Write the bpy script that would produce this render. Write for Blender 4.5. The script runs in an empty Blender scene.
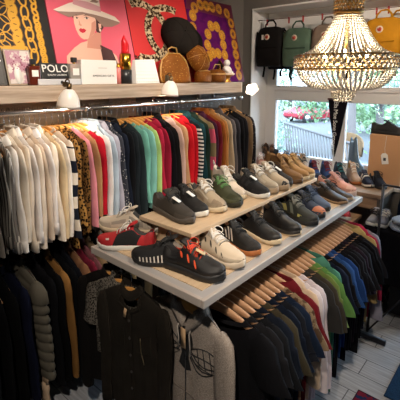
import bpy, math, random
from mathutils import Vector, Matrix
R = math.radians
PI = math.pi
sc = bpy.context.scene
COL = sc.collection
rnd = random.Random(7)
SPOTS = [(-.25, .1, 1.0, 1.05, .8, 120, 50, 'behind the photographer, aimed at the hoodie'), (1.0, .0, 1.6, .85, 1.1, 95, 55, 'above the middle of the rack'), (.9, .9, 1.3, 2.0, 1.65, 105, 65, 'aimed at the upper wall rail'), (2.0, .95, 2.3, 2.1, 1.8, 50, 70, 'aimed at the purple canvas'), (2.1, .15, 3.35, 1.35, 1.9, 80, 75, 'aimed at the backpacks in the window')]
SHELF_W = 3.5; CHAND_W = 28; SKY = 11.0; SUN = 4.0; EXPO = 0.0

# ------------------------------------------------------------------ mesh builder
class MB:
    def __init__(s): s.v = []; s.f = []; s.m = []
    def add(s, vs, fs, mi=0):
        o = len(s.v); s.v += [tuple(p) for p in vs]
        for f in fs: s.f.append(tuple(o + i for i in f)); s.m.append(mi)
        return s
    def box(s, c, d, mi=0, rot=None):
        x, y, z = d[0]/2, d[1]/2, d[2]/2
        vs = [Vector((a*x, b*y, e*z)) for a in (-1, 1) for b in (-1, 1) for e in (-1, 1)]
        if rot is not None: vs = [rot @ p for p in vs]
        vs = [p + Vector(c) for p in vs]
        return s.add(vs, [(0,1,3,2),(4,6,7,5),(0,4,5,1),(2,3,7,6),(0,2,6,4),(1,5,7,3)], mi)
    def span(s, a, b, mi=0):
        return s.box([(a[i]+b[i])/2 for i in range(3)], [abs(b[i]-a[i]) for i in range(3)], mi)
    def loft(s, rings, closed=True, cap=True, mi=0, mf=None):
        n = len(rings[0]); vs = [p for r in rings for p in r]; fs = []; ms = []
        for i in range(len(rings)-1):
            for j in range(n if closed else n-1):
                k = (j+1) % n
                fs.append((i*n+j, i*n+k, (i+1)*n+k, (i+1)*n+j)); ms.append(mf(i, j) if mf else mi)
        if cap and closed:
            fs.append(tuple(range(n-1, -1, -1))); ms.append(mf(0, 0) if mf else mi)
            b = (len(rings)-1)*n
            fs.append(tuple(b+j for j in range(n))); ms.append(mf(len(rings)-2, 0) if mf else mi)
        o = len(s.v); s.v += [tuple(p) for p in vs]
        for f, q in zip(fs, ms): s.f.append(tuple(o+i for i in f)); s.m.append(q)
        return s
    def tube(s, pts, r, n=8, mi=0, closed=False, flat=1.0):
        pts = [Vector(p) for p in pts]; N = len(pts); rings = []; up = None
        for i, p in enumerate(pts):
            if closed: t = pts[(i+1) % N] - pts[i-1]
            else: t = pts[min(i+1, N-1)] - pts[max(i-1, 0)]
            if t.length < 1e-9: t = Vector((0, 0, 1))
            t.normalize()
            if up is None:
                up = Vector((0, 0, 1)) if abs(t.z) < .9 else Vector((1, 0, 0))
            a = t.cross(up)
            if a.length < 1e-6: a = t.orthogonal()
            a.normalize(); b = a.cross(t).normalized(); up = b
            rr = r[i] if isinstance(r, (list, tuple)) else r
            rings.append([p + a*(rr*math.cos(2*PI*k/n)) + b*(rr*flat*math.sin(2*PI*k/n)) for k in range(n)])
        if closed:
            rings.append(rings[0]); return s.loft(rings, True, False, mi)
        return s.loft(rings, True, True, mi)
    def lathe(s, prof, n=24, mi=0, c=(0, 0, 0)):
        rings = [[(c[0]+r*math.cos(2*PI*k/n), c[1]+r*math.sin(2*PI*k/n), c[2]+z) for k in range(n)] for r, z in prof]
        return s.loft(rings, True, False, mi)
    def ball(s, c, r, n=8, m=6, mi=0, sc_=(1, 1, 1)):
        rings = []
        for i in range(m+1):
            a = -PI/2 + PI*i/m; q = max(math.cos(a), .02)
            rings.append([(c[0]+r*sc_[0]*q*math.cos(2*PI*k/n), c[1]+r*sc_[1]*q*math.sin(2*PI*k/n), c[2]+r*sc_[2]*math.sin(a)) for k in range(n)])
        return s.loft(rings, True, True, mi)
    def octa(s, c, r, mi=0):
        x, y, z = c
        return s.add([(x+r,y,z),(x,y+r,z),(x-r,y,z),(x,y-r,z),(x,y,z+r*1.2),(x,y,z-r*1.2)],
                     [(0,1,4),(1,2,4),(2,3,4),(3,0,4),(1,0,5),(2,1,5),(3,2,5),(0,3,5)], mi)
    def poly(s, pts, h, mi=0):
        """flat polygon in the xy plane from z=0 to z=h"""
        n = len(pts)
        return s.add([(p[0], p[1], 0) for p in pts] + [(p[0], p[1], h) for p in pts],
                     [tuple(range(n-1, -1, -1)), tuple(range(n, 2*n))] + [(i, (i+1) % n, n+(i+1) % n, n+i) for i in range(n)], mi)
    def xf(s, M, start=0):
        for i in range(start, len(s.v)): s.v[i] = tuple(M @ Vector(s.v[i]))
        return s
    def mesh(s, name, mats, smooth=True):
        me = bpy.data.meshes.new(name); me.from_pydata(s.v, [], s.f)
        for m in (mats if isinstance(mats, (list, tuple)) else [mats]): me.materials.append(m)
        me.polygons.foreach_set('material_index', s.m)
        if smooth: me.polygons.foreach_set('use_smooth', [True]*len(s.f))
        me.update(); return me
    def build(s, name, mats, parent=None, smooth=True, loc=None, rot=None, bevel=0, seg=2):
        o = bpy.data.objects.new(name, s.mesh(name, mats, smooth)); COL.objects.link(o)
        if loc is not None: o.location = loc
        if rot is not None: o.rotation_euler = rot
        if parent is not None: o.parent = parent
        if bevel:
            b = o.modifiers.new('bevel', 'BEVEL'); b.width = bevel; b.segments = seg; b.limit_method = 'ANGLE'; b.angle_limit = R(40)
        return o

def tag(o, label, cat, group=None, kind=None):
    o['label'] = label; o['category'] = cat
    if group: o['group'] = group
    if kind: o['kind'] = kind
    return o
def thing(name, label, cat, loc=(0, 0, 0), rz=0, group=None, rot=None):
    o = bpy.data.objects.new(name, None); o.empty_display_size = .05; COL.objects.link(o)
    o.location = loc; o.rotation_euler = rot if rot else (0, 0, rz)
    return tag(o, label, cat, group)
def struct(name, mb, m, bevel=0, smooth=False, parent=None):
    o = mb.build(name, m, parent, smooth=smooth, bevel=bevel)
    if parent is None: o['kind'] = 'structure'
    return o
def lerp(tab, x):
    if x <= tab[0][0]: return tab[0][1]
    for (a, p), (b, q) in zip(tab, tab[1:]):
        if x <= b:
            t = (x-a)/(b-a) if b > a else 0; return p+(q-p)*t
    return tab[-1][1]
def slerp_(tab, x):
    if x <= tab[0][0]: return tab[0][1]
    for (a, p), (b, q) in zip(tab, tab[1:]):
        if x <= b:
            t = (x-a)/(b-a) if b > a else 0; t = t*t*(3-2*t); return p+(q-p)*t
    return tab[-1][1]

# ------------------------------------------------------------------ materials
MC = {}
def _new(name):
    m = bpy.data.materials.new(name); m.use_nodes = True
    return m, m.node_tree, m.node_tree.nodes['Principled BSDF']
def mat(name, col, rough=.6, metal=0, spec=.5, **k):
    if name in MC: return MC[name]
    m, nt, b = _new(name)
    b.inputs['Base Color'].default_value = (*col, 1); b.inputs['Roughness'].default_value = rough
    b.inputs['Metallic'].default_value = metal; b.inputs['Specular IOR Level'].default_value = spec
    for q, v in k.items(): b.inputs[q.replace('_', ' ')].default_value = v
    MC[name] = m; return m
def N(nt, t, **k):
    n = nt.nodes.new(t)
    for q, v in k.items():
        if q in n.inputs: n.inputs[q].default_value = v
        else: setattr(n, q, v)
    return n
def ramp(nt, stops, interp='LINEAR'):
    r = nt.nodes.new('ShaderNodeValToRGB'); r.color_ramp.interpolation = interp
    e = r.color_ramp.elements
    while len(e) < len(stops): e.new(.5)
    for el, (p, c) in zip(e, stops): el.position = p; el.color = (*c, 1)
    return r
def cloth(name, col, pat=None, c2=(0, 0, 0), scale=40, rough=.9):
    """woven fabric; pat: None, hstripe, vstripe, leopard, dots, plaid, knit, cord, quilt, heather, half"""
    key = 'cloth_'+name
    if key in MC: return MC[key]
    m, nt, b = _new(key); L = nt.links.new
    b.inputs['Roughness'].default_value = rough; b.inputs['Specular IOR Level'].default_value = .12
    b.inputs['Sheen Weight'].default_value = .0
    tc = N(nt, 'ShaderNodeTexCoord'); P = tc.outputs['Object']
    ns = N(nt, 'ShaderNodeTexNoise', Scale=9.0, Detail=3.0); L(P, ns.inputs['Vector'])
    dk = [c*.8 for c in col]; lt = [min(1, c*1.12) for c in col]
    r = ramp(nt, [(.3, dk), (.7, lt)]); L(ns.outputs['Fac'], r.inputs['Fac']); out = r.outputs['Color']
    def mixc(fac, colr):
        nonlocal out
        mx = N(nt, 'ShaderNodeMix', data_type='RGBA'); L(fac, mx.inputs[0]); L(out, mx.inputs[6]); mx.inputs[7].default_value = (*colr, 1); out = mx.outputs[2]
    def stripe(axis, sc_, th=.5):
        sp = N(nt, 'ShaderNodeSeparateXYZ'); L(P, sp.inputs[0])
        mu = N(nt, 'ShaderNodeMath', operation='MULTIPLY'); L(sp.outputs[axis], mu.inputs[0]); mu.inputs[1].default_value = sc_
        fr = N(nt, 'ShaderNodeMath', operation='FRACT'); L(mu.outputs[0], fr.inputs[0])
        g = N(nt, 'ShaderNodeMath', operation='GREATER_THAN'); L(fr.outputs[0], g.inputs[0]); g.inputs[1].default_value = th
        return g.outputs[0]
    if pat == 'hstripe': mixc(stripe('Z', scale), c2)
    if pat == 'vstripe': mixc(stripe('Y', scale), c2)
    if pat == 'plaid': mixc(stripe('Z', scale, .6), c2); mixc(stripe('Y', scale, .75), [x*.6 for x in c2])
    if pat == 'bands': mixc(stripe('Z', scale, .8), c2)
    if pat == 'lowband':
        sp = N(nt, 'ShaderNodeSeparateXYZ'); L(P, sp.inputs[0])
        g = N(nt, 'ShaderNodeMath', operation='LESS_THAN'); L(sp.outputs['Z'], g.inputs[0]); g.inputs[1].default_value = -.18
        s2 = stripe('Z', scale); mu = N(nt, 'ShaderNodeMath', operation='MULTIPLY'); L(g.outputs[0], mu.inputs[0]); L(s2, mu.inputs[1]); mixc(mu.outputs[0], c2)
    if pat in ('leopard', 'dots', 'monogram'):
        vo = N(nt, 'ShaderNodeTexVoronoi', Scale=float(scale)); L(P, vo.inputs['Vector'])
        th = {'leopard': .36, 'dots': .22, 'monogram': .2}[pat]
        if pat == 'leopard':
            n2 = N(nt, 'ShaderNodeTexNoise', Scale=scale*1.6, Detail=2.0); L(P, n2.inputs['Vector'])
            ad = N(nt, 'ShaderNodeMath', operation='MULTIPLY_ADD'); L(n2.outputs['Fac'], ad.inputs[0]); ad.inputs[1].default_value = .5; L(vo.outputs['Distance'], ad.inputs[2])
            q = N(nt, 'ShaderNodeMath', operation='LESS_THAN'); L(ad.outputs[0], q.inputs[0]); q.inputs[1].default_value = .70
        else:
            q = N(nt, 'ShaderNodeMath', operation='LESS_THAN'); L(vo.outputs['Distance'], q.inputs[0]); q.inputs[1].default_value = th
        mixc(q.outputs[0], c2)
    if pat == 'mottle':
        n2 = N(nt, 'ShaderNodeTexNoise', Scale=float(scale), Detail=4.0); L(P, n2.inputs['Vector'])
        q = ramp(nt, [(.47, (0, 0, 0)), (.53, (1, 1, 1))]); L(n2.outputs['Fac'], q.inputs['Fac']); mixc(q.outputs['Color'], c2)
    if pat == 'heather':
        n2 = N(nt, 'ShaderNodeTexNoise', Scale=260.0, Detail=2.0); L(P, n2.inputs['Vector'])
        q = ramp(nt, [(.45, (0, 0, 0)), (.6, (1, 1, 1))]); L(n2.outputs['Fac'], q.inputs['Fac']); mixc(q.outputs['Color'], c2)
    L(out, b.inputs['Base Color'])
    bp = N(nt, 'ShaderNodeBump', Strength=.5, Distance=.006)
    if pat == 'cord':
        w = N(nt, 'ShaderNodeTexWave', Scale=55.0, bands_direction='Y'); L(P, w.inputs['Vector']); L(w.outputs['Fac'], bp.inputs['Height']); bp.inputs['Strength'].default_value = .9
    else:
        mp_ = N(nt, 'ShaderNodeMapping'); L(P, mp_.inputs['Vector']); mp_.inputs['Scale'].default_value = (1, 1, .3)
        n3 = N(nt, 'ShaderNodeTexNoise', Scale=38.0, Detail=4.0, Distortion=.6); L(mp_.outputs[0], n3.inputs['Vector']); L(n3.outputs['Fac'], bp.inputs['Height'])
    L(bp.outputs['Normal'], b.inputs['Normal'])
    MC[key] = m; return m
def wood(name, c1, c2, scale=6, rough=.5, axis=0, stretch=12, spec=.4):
    if name in MC: return MC[name]
    m, nt, b = _new(name); L = nt.links.new
    b.inputs['Roughness'].default_value = rough; b.inputs['Specular IOR Level'].default_value = spec
    tc = N(nt, 'ShaderNodeTexCoord'); mp = N(nt, 'ShaderNodeMapping'); L(tc.outputs['Object'], mp.inputs['Vector'])
    s_ = [stretch]*3; s_[axis] = 1; mp.inputs['Scale'].default_value = s_
    ns = N(nt, 'ShaderNodeTexNoise', Scale=float(scale), Detail=5.0, Roughness=.6); L(mp.outputs[0], ns.inputs['Vector'])
    r = ramp(nt, [(.3, c1), (.7, c2)]); L(ns.outputs['Fac'], r.inputs['Fac']); L(r.outputs['Color'], b.inputs['Base Color'])
    bp = N(nt, 'ShaderNodeBump', Strength=.2, Distance=.002); L(ns.outputs['Fac'], bp.inputs['Height']); L(bp.outputs['Normal'], b.inputs['Normal'])
    MC[name] = m; return m
def planks(name, c1, c2, width, length, rot=0, gap=(.05, .05, .06), rough=.45):
    m, nt, b = _new(name); L = nt.links.new
    b.inputs['Roughness'].default_value = rough
    tc = N(nt, 'ShaderNodeTexCoord'); mp = N(nt, 'ShaderNodeMapping'); L(tc.outputs['Object'], mp.inputs['Vector']); mp.inputs['Rotation'].default_value = (0, 0, rot)
    br = N(nt, 'ShaderNodeTexBrick'); L(mp.outputs[0], br.inputs['Vector'])
    br.inputs['Color1'].default_value = (*c1, 1); br.inputs['Color2'].default_value = (*c2, 1); br.inputs['Mortar'].default_value = (*gap, 1)
    br.inputs['Scale'].default_value = 1; br.inputs['Mortar Size'].default_value = .003; br.inputs['Brick Width'].default_value = length; br.inputs['Row Height'].default_value = width
    m2 = N(nt, 'ShaderNodeMapping'); L(mp.outputs[0], m2.inputs['Vector']); m2.inputs['Scale'].default_value = (1.5, 25, 1)
    ns = N(nt, 'ShaderNodeTexNoise', Scale=3.0, Detail=5.0); L(m2.outputs[0], ns.inputs['Vector'])
    r = ramp(nt, [(.25, (.55, .55, .55)), (.75, (1.1, 1.1, 1.1))]); L(ns.outputs['Fac'], r.inputs['Fac'])
    mx = N(nt, 'ShaderNodeMix', data_type='RGBA', blend_type='MULTIPLY'); mx.inputs[0].default_value = 1
    L(br.outputs['Color'], mx.inputs[6]); L(r.outputs['Color'], mx.inputs[7]); L(mx.outputs[2], b.inputs['Base Color'])
    return m
def emit(name, col, st):
    if name in MC: return MC[name]
    m, nt, b = _new(name); b.inputs['Emission Color'].default_value = (*col, 1); b.inputs['Emission Strength'].default_value = st
    b.inputs['Base Color'].default_value = (*col, 1); MC[name] = m; return m
def glass(name, tint=(1, 1, 1), gloss=.08):
    m = bpy.data.materials.new(name); m.use_nodes = True; nt = m.node_tree; nt.nodes.clear(); L = nt.links.new
    o = N(nt, 'ShaderNodeOutputMaterial'); t = N(nt, 'ShaderNodeBsdfTransparent'); t.inputs[0].default_value = (*tint, 1)
    g = N(nt, 'ShaderNodeBsdfGlossy', Roughness=.02); mx = N(nt, 'ShaderNodeMixShader'); fr = N(nt, 'ShaderNodeFresnel', IOR=1.25)
    L(fr.outputs[0], mx.inputs[0]); L(t.outputs[0], mx.inputs[1]); L(g.outputs[0], mx.inputs[2]); L(mx.outputs[0], o.inputs[0])
    return m

GREYWALL = mat('grey_paint', (.17, .155, .14), .85)
WHITEP = mat('white_paint', (.74, .72, .70), .5)
CEIL = mat('ceiling_paint', (.55, .53, .5), .9)
CHROME = mat('chrome', (.75, .75, .76), .22, 1)
DARKMET = mat('dark_steel', (.03, .03, .035), .4, .6)
BRASS = mat('brass', (.55, .36, .13), .3, 1)
HANGW = wood('hanger_wood', (.36, .18, .09), (.54, .31, .17), 9, .35, 1, 8)
HANGO = wood('hanger_orange_wood', (.62, .27, .06), (.76, .4, .12), 9, .35, 1, 8)
BOARD = wood('board_oak', (.56, .40, .25), (.66, .50, .33), 5, .35, 0, 10)
BOARDE = mat('board_grey_edge', (.40, .385, .38), .38, 0)
RUBBERW = mat('rubber_white', (.72, .70, .64), .6)
BLACK = mat('black_plastic', (.012, .012, .013), .4)
PAPER = mat('paper_white', (.85, .83, .78), .7)
LACE_W = mat('lace_white', (.78, .74, .68), .8)
LACE_B = mat('lace_black', (.02, .02, .02), .8)

# ------------------------------------------------------------------ camera
cd = bpy.data.cameras.new('camera'); cam = bpy.data.objects.new('camera', cd); COL.objects.link(cam); sc.camera = cam
cd.sensor_width = 36; cd.sensor_fit = 'HORIZONTAL'; cd.lens = 35.19; cd.shift_y = -.125; cd.clip_start = .02
cam.location = (0, 0, 1.8); cam.rotation_euler = (R(90-10.575), 0, R(40.937-90))

# ------------------------------------------------------------------ room shell
FLOORM = planks('grey_plank_floor', (.46, .48, .52), (.53, .54, .57), .16, 1.3, R(90), (.12, .12, .13))
struct('floor', MB().span((-2.6, -3.2, -.1), (3.75, 2.42, 0)), FLOORM)
struct('ceiling', MB().span((-2.6, -3.2, 2.8), (3.75, 2.42, 2.9)), CEIL)
struct('wall_back', MB().span((-2.6, 2.30, 0), (3.75, 2.42, 2.8)), GREYWALL)
struct('wall_left', MB().span((-2.7, -3.2, 0), (-2.6, 2.42, 2.8)), GREYWALL)
struct('wall_front', MB().span((-2.7, -3.3, 0), (3.75, -3.2, 2.8)), GREYWALL)
# window wall: grey face at x=3.30, niche to x=3.62 between y=-1.9 and y=2.19
struct('wall_right', MB().span((3.30, 2.19, 0), (3.75, 2.30, 2.8)).span((3.30, -1.0, 2.44), (3.75, 2.19, 2.8))
       .span((3.30, -3.2, 0), (3.75, -1.0, 2.8)).span((3.30, .30, 0), (3.75, 2.19, .90)).span((3.30, -1.0, 2.2), (3.75, .30, 2.44)), GREYWALL)
struct('trim_1', MB().span((3.285, 2.178, .90), (3.62, 2.19, 2.44)).span((3.285, .30, 2.425), (3.62, 2.178, 2.44)), WHITEP, .002)   # white lining of the niche
struct('trim_2', MB().span((3.28, .30, .90), (3.62, 2.178, .93)), WHITEP, .004)    # window board
struct('baseboard_back', MB().span((-2.6, 2.285, 0), (3.3, 2.30, .1)), WHITEP, .003)
struct('trim_3', MB().span((.2, 2.279, 1.44), (1.9, 2.30, 1.655)), wood('pine_backing', (.42, .28, .16), (.62, .45, .28), 3, .6, 0, 16), .002)   # wooden backing strip behind the upper rail
# window
Y0, Y1, ZS = .30, 2.178, .93
w = bpy.data.objects.new('window_1', None); COL.objects.link(w); w['kind'] = 'structure'; w['label'] = 'white framed shop window with a transom bar, behind the shoe display'
w.location = (3.59, 1.0, .93)
fr = MB()
def F(y0, y1, z0, z1, x0=3.56, x1=3.62): fr.span((x0-3.59, y0-1.0, z0-.93), (x1-3.59, y1-1.0, z1-.93))
F(Y0, Y1, .93, 1.02); F(Y0, Y1, 2.16, 2.425); F(2.06, Y1, 1.02, 2.16); F(Y0, .38, 1.02, 2.16)
fr.build('window_frame', WHITEP, w, False, bevel=.006)
tr = MB(); tr.span((3.55-3.59, .38-1, 1.57-.93), (3.62-3.59, 2.06-1, 1.715-.93)); tr.span((3.538-3.59, .38-1, 1.665-.93), (3.55-3.59, 2.06-1, 1.70-.93))
tr.build('transom', WHITEP, w, False, bevel=.008)
for a, b in ((1.33, 1.43),):
    MB().span((3.56-3.59, a-1, .09), (3.61-3.59, b-1, .64)).build('mullion', WHITEP, w, False, bevel=.005)
    MB().span((3.56-3.59, a-1, .785), (3.61-3.59, b-1, 1.23)).build('mullion', WHITEP, w, False, bevel=.005)
GL = glass('window_glass')
for z0, z1 in ((1.0, 1.58), (1.71, 2.17)):
    MB().span((3.588-3.59, .36-1, z0-.93), (3.592-3.59, 2.07-1, z1-.93)).build('window_pane', GL, w, False)
# added glazed door, out of view, put in to let daylight reach the floor
d = bpy.data.objects.new('added_door', None); COL.objects.link(d); d['kind'] = 'structure'; d['label'] = 'added white framed glazed door letting daylight in, right of the window'; d.location = (3.5, -.35, 0)
dm_ = MB()
for a, b, c0, c1 in ((-.65, -.55, 0, 2.2), (.55, .65, 0, 2.2), (-.55, .55, 2.1, 2.2), (-.55, .55, .0, .22)): dm_.span((-.03, a, c0), (.03, b, c1))
dm_.build('door_frame', WHITEP, d, False, bevel=.004)
MB().span((-.004, -.56, .2), (.004, .56, 2.11)).build('door_glass', GL, d, False)
MB().tube([(-.035, .46, 1.0), (-.08, .46, 1.0), (-.08, .36, 1.0)], .010, 8).build('door_handle', CHROME, d)

# ------------------------------------------------------------------ hangers
def hanger_mb(broad=False):
    m = MB(); rings = []
    for i in range(23):
        s = -1+2*i/22; y = s*.215; a = abs(s)
        z = -.099-.078*a**1.6
        h = (.034 if broad else .026)-(.017 if broad else .010)*a**1.2; t = (.005 if broad else .0075)
        if i in (0, 22): h *= .45
        x = .006*a*a
        rings.append([(x+t*math.cos(2*PI*k/10), y, z-h*.55+h*math.sin(2*PI*k/10)*.8) for k in range(10)])
    m.loft(rings); return m
def hook_mb():
    pts = [(0, 0, -.075), (0, 0, -.03)]
    for i in range(15):
        a = R(-60+ i*250/14); pts.append((0, -.018*math.cos(a)*1+0.0, .000+.018*math.sin(a)))
    m = MB(); m.tube([(0, 0, -.09), (0, .0, -.05), (0, .006, -.028)]+[(0, .0165*math.cos(R(a)), -.0005+.0165*math.sin(R(a))) for a in range(-60, 200, 20)], .0018, 6)
    return m
HB = {}
for kind, wm in (('wood', HANGW), ('orange', HANGO)):
    HB[kind] = (hanger_mb(kind == 'orange').mesh('hanger_bar', wm), hook_mb().mesh('hook', CHROME))
def hanger(loc, yaw, label, kind='wood', group=None, sy=1):
    a, b = HB[kind]
    o = bpy.data.objects.new('clothes_hanger', a); COL.objects.link(o); o.location = loc; o.rotation_euler = (0, 0, yaw); o.scale = (1, sy, 1)
    tag(o, label, 'hanger', group)
    k = bpy.data.objects.new('hook', b); COL.objects.link(k); k.parent = o
    return o

# ------------------------------------------------------------------ garments
def zshoulder(y): return -.081-.081*(min(abs(y), .26)/.215)**1.55
def panel_body(L, hw, t, neck, amp, seed, nc=17, nr=16, quilt=0, front_drop=.06, waist=1.0):
    r = random.Random(seed); ph = r.uniform(0, 6.28); k1 = r.choice((1.5, 2, 2.5)); ph2 = r.uniform(0, 6.28)
    def P(s, f, sg, top=False):
        W = lerp([(0, .205), (.12, .208), (.3, hw*.97), (.6, hw*waist), (1, hw)], f)
        y = s*W; a = abs(y)
        zt = zshoulder(y)
        if a < neck:
            d = front_drop if sg < 0 else min(.03, .3*neck)
            zt = zshoulder(neck)-d*(1-(a/neck)**2)**.6
        zb = -L-.012*math.sin(3*s+ph)
        z = zt+(zb-zt)*f
        T = lerp([(0, t*.66), (.03, t*.92), (.2, t), (1, t*1.05)], f)
        if top:
            T = T if a < neck else T*.12; z += .004 if a < neck else .0045
        x = sg*T*max(0, 1-s*s)**.42
        fold = amp*min(1, f*1.6)*(math.sin(k1*PI*s+ph+1.2*f)+.5*math.sin(4.7*s+ph2-2*f))
        x += fold
        if quilt: x += sg*quilt*abs(math.sin(PI*f*L/.052))**.5*max(0, 1-s*s)**.3*min(1, f*6)
        return (x, y, z)
    m = MB(); front = []; back = []
    if quilt: nr = 60
    S = [math.sin(PI/2*(-1+2*i/(nc-1))) for i in range(nc)]
    rings = []
    rings.append([P(s, 0, -1, True) for s in S]+[P(s, 0, 1, True) for s in reversed(S[1:-1])])
    for j in range(nr):
        f = j/(nr-1)
        ring = [P(s, f, -1) for s in S]+[P(s, f, 1) for s in reversed(S[1:-1])]
        rings.append(ring)
    m.loft(rings, True, False)
    # shaded inside of the hem
    n = len(rings[0]); last = rings[-1]; inner = [(p[0]*.9, p[1]*.97, p[2]+.02) for p in last]
    m.loft([last, inner], True, False); m.add(inner, [tuple(range(n))])
    return m
def sleeve_mb(side, L, t, wd, seed, flare=.02, amp=.006, quilt=0):
    r = random.Random(seed+side*17); ph = r.uniform(0, 6.28); n = 12
    zs = zshoulder(.2); rows = [(-.004, .197, .010, .3), (.008, .203, .030, .7), (.035, .206, wd*.85, .95), (.09, .21, wd, 1)]
    k = 10 if not quilt else 90
    for i in range(1, k+1):
        f = i/k; rows.append((.09+(L-.09)*f, .212+flare*f+.006*math.sin(4*f+ph), wd*(1-.28*f if L > .35 else 1.0+.08*f), 1))
    rings = []
    for d, yc, ry, tt in rows:
        fx = amp*(math.sin(9*d+ph)+.5*math.sin(21*d+2*ph)); q = 1+(quilt*abs(math.sin(PI*d/.052))**.5 if quilt else 0)
        ring = []
        for j in range(n):
            a = 2*PI*j/n; cs, sn = math.cos(a), math.sin(a)
            wob = 1+.11*math.sin(3*a+6*d+ph)+.06*math.sin(5*a-14*d+2*ph)
            ring.append((fx+t*tt*q*cs*wob, side*yc+ry*sn*wob*q, zs-d+(.15*ry*sn*side if L < .35 and d > .1 else 0)))
        rings.append(ring)
    m = MB(); m.loft(rings, True, False)
    last = rings[-1]; c = [(p[0]*.75+.25*sum(q[0] for q in last)/n, p[1]*.75+.25*sum(q[1] for q in last)/n, p[2]+.004) for p in last]
    c2 = [(p[0], p[1], p[2]+.03) for p in c]
    m.loft([last, c, c2], True, False); m.add(c2, [tuple(range(n))]); m.add(rings[0], [tuple(range(n-1, -1, -1))])
    return m
def collar_mb(neck, t, h, fold=True):
    m = MB(); n = 20; rings = []
    zb = zshoulder(neck)
    def ring(dz, k, tx):
        out = []
        for j in range(n):
            a = 2*PI*j/n; y = neck*k*math.sin(a); x = tx*math.cos(a)
            dip = -.035*max(0, -math.cos(a))**2
            out.append((x, y, zb+dz+dip))
        return out
    rings = [ring(-.004, 1.02, t), ring(h, .86, t*.8)]
    if fold: rings += [ring(h+.004, .90, t*1.0), ring(h*.2, 1.12, t*1.35), ring(-h*.25, 1.16, t*1.45)]
    else: rings += [ring(h, .80, t*.6), ring(-.004, .9, t*.75)]
    m.loft(rings, True, False); return m
def garment(name, cat, label, loc, yaw, m, L=.66, hw=.215, t=.016, sl=.56, neck=.075, amp=.007, collar=None, cm=None,
            seed=0, quilt=0, wd=.05, flare=.02, sm=None, group=None, cuff=None, front_drop=.06):
    g = thing(name, label, cat, loc, yaw, group)
    panel_body(L, hw, t, neck, amp, seed, quilt=quilt, front_drop=front_drop).build('body', m, g)
    if sl:
        for s in (-1, 1):
            q = sleeve_mb(s, sl, t*1.05, wd, seed, flare, quilt=.35 if quilt else 0).build('sleeve', sm or m, g)
            if cuff:
                zc = zshoulder(.2)-sl
                c = MB(); c.loft([[(t*1.15*math.cos(2*PI*j/12)*k, s*(.212+flare)+wd*.78*math.sin(2*PI*j/12)*k, zc+dz) for j in range(12)] for dz, k in ((.055, 1.0), (.05, 1.06), (-.004, 1.02), (-.004, .8))], True, False)
                c.build('cuff', cuff, g)
    if collar == 'shirt': collar_mb(neck, .022, .03).build('collar', cm or m, g)
    if collar == 'rib': collar_mb(neck, .012, .008, False).build('neck_rib', cm or m, g)
    if collar == 'stand': collar_mb(neck, .022, .045, False).build('collar', cm or m, g)
    return g
# ------------------------------------------------------------------ wall rails
WALLY = 2.30; RY = 2.0; RZ = 1.62
def wall_rail(z, x0, x1, label, drops):
    t = thing('wall_rail', label, 'clothes rail', (x0, RY, z))
    MB().tube([(0, 0, 0), (x1-x0, 0, 0)], .0125, 12).build('rail', CHROME, t)
    for e in (0, x1-x0): MB().tube([(e-.012, 0, 0), (e+.012, 0, 0)], .017, 12).build('end_cap', CHROME, t)
    for d in drops:
        b = MB(); b.tube([(d, 0, .0), (d, .12, .02), (d, WALLY-RY-.004, .02)], .008, 8); b.box((d, WALLY-RY-.004, .02), (.05, .008, .09)); b.tube([(d-.015, 0, 0), (d+.015, 0, 0)], .018, 12)
        b.build('bracket', CHROME, t)
    return t
wall_rail(RZ, .25, 2.74, 'chrome upper clothes rail under the long wall shelf', (.35, 1.045, 1.85, 2.6))
wall_rail(.93, .25, 2.74, 'dark lower clothes rail holding the jackets below the shirts', (.4, 1.3, 2.5))

def C(h): return tuple(((int(h[i:i+2], 16)/255)**2.2) for i in (0, 2, 4))
W = dict(L=.60, sl=.62)
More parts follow.
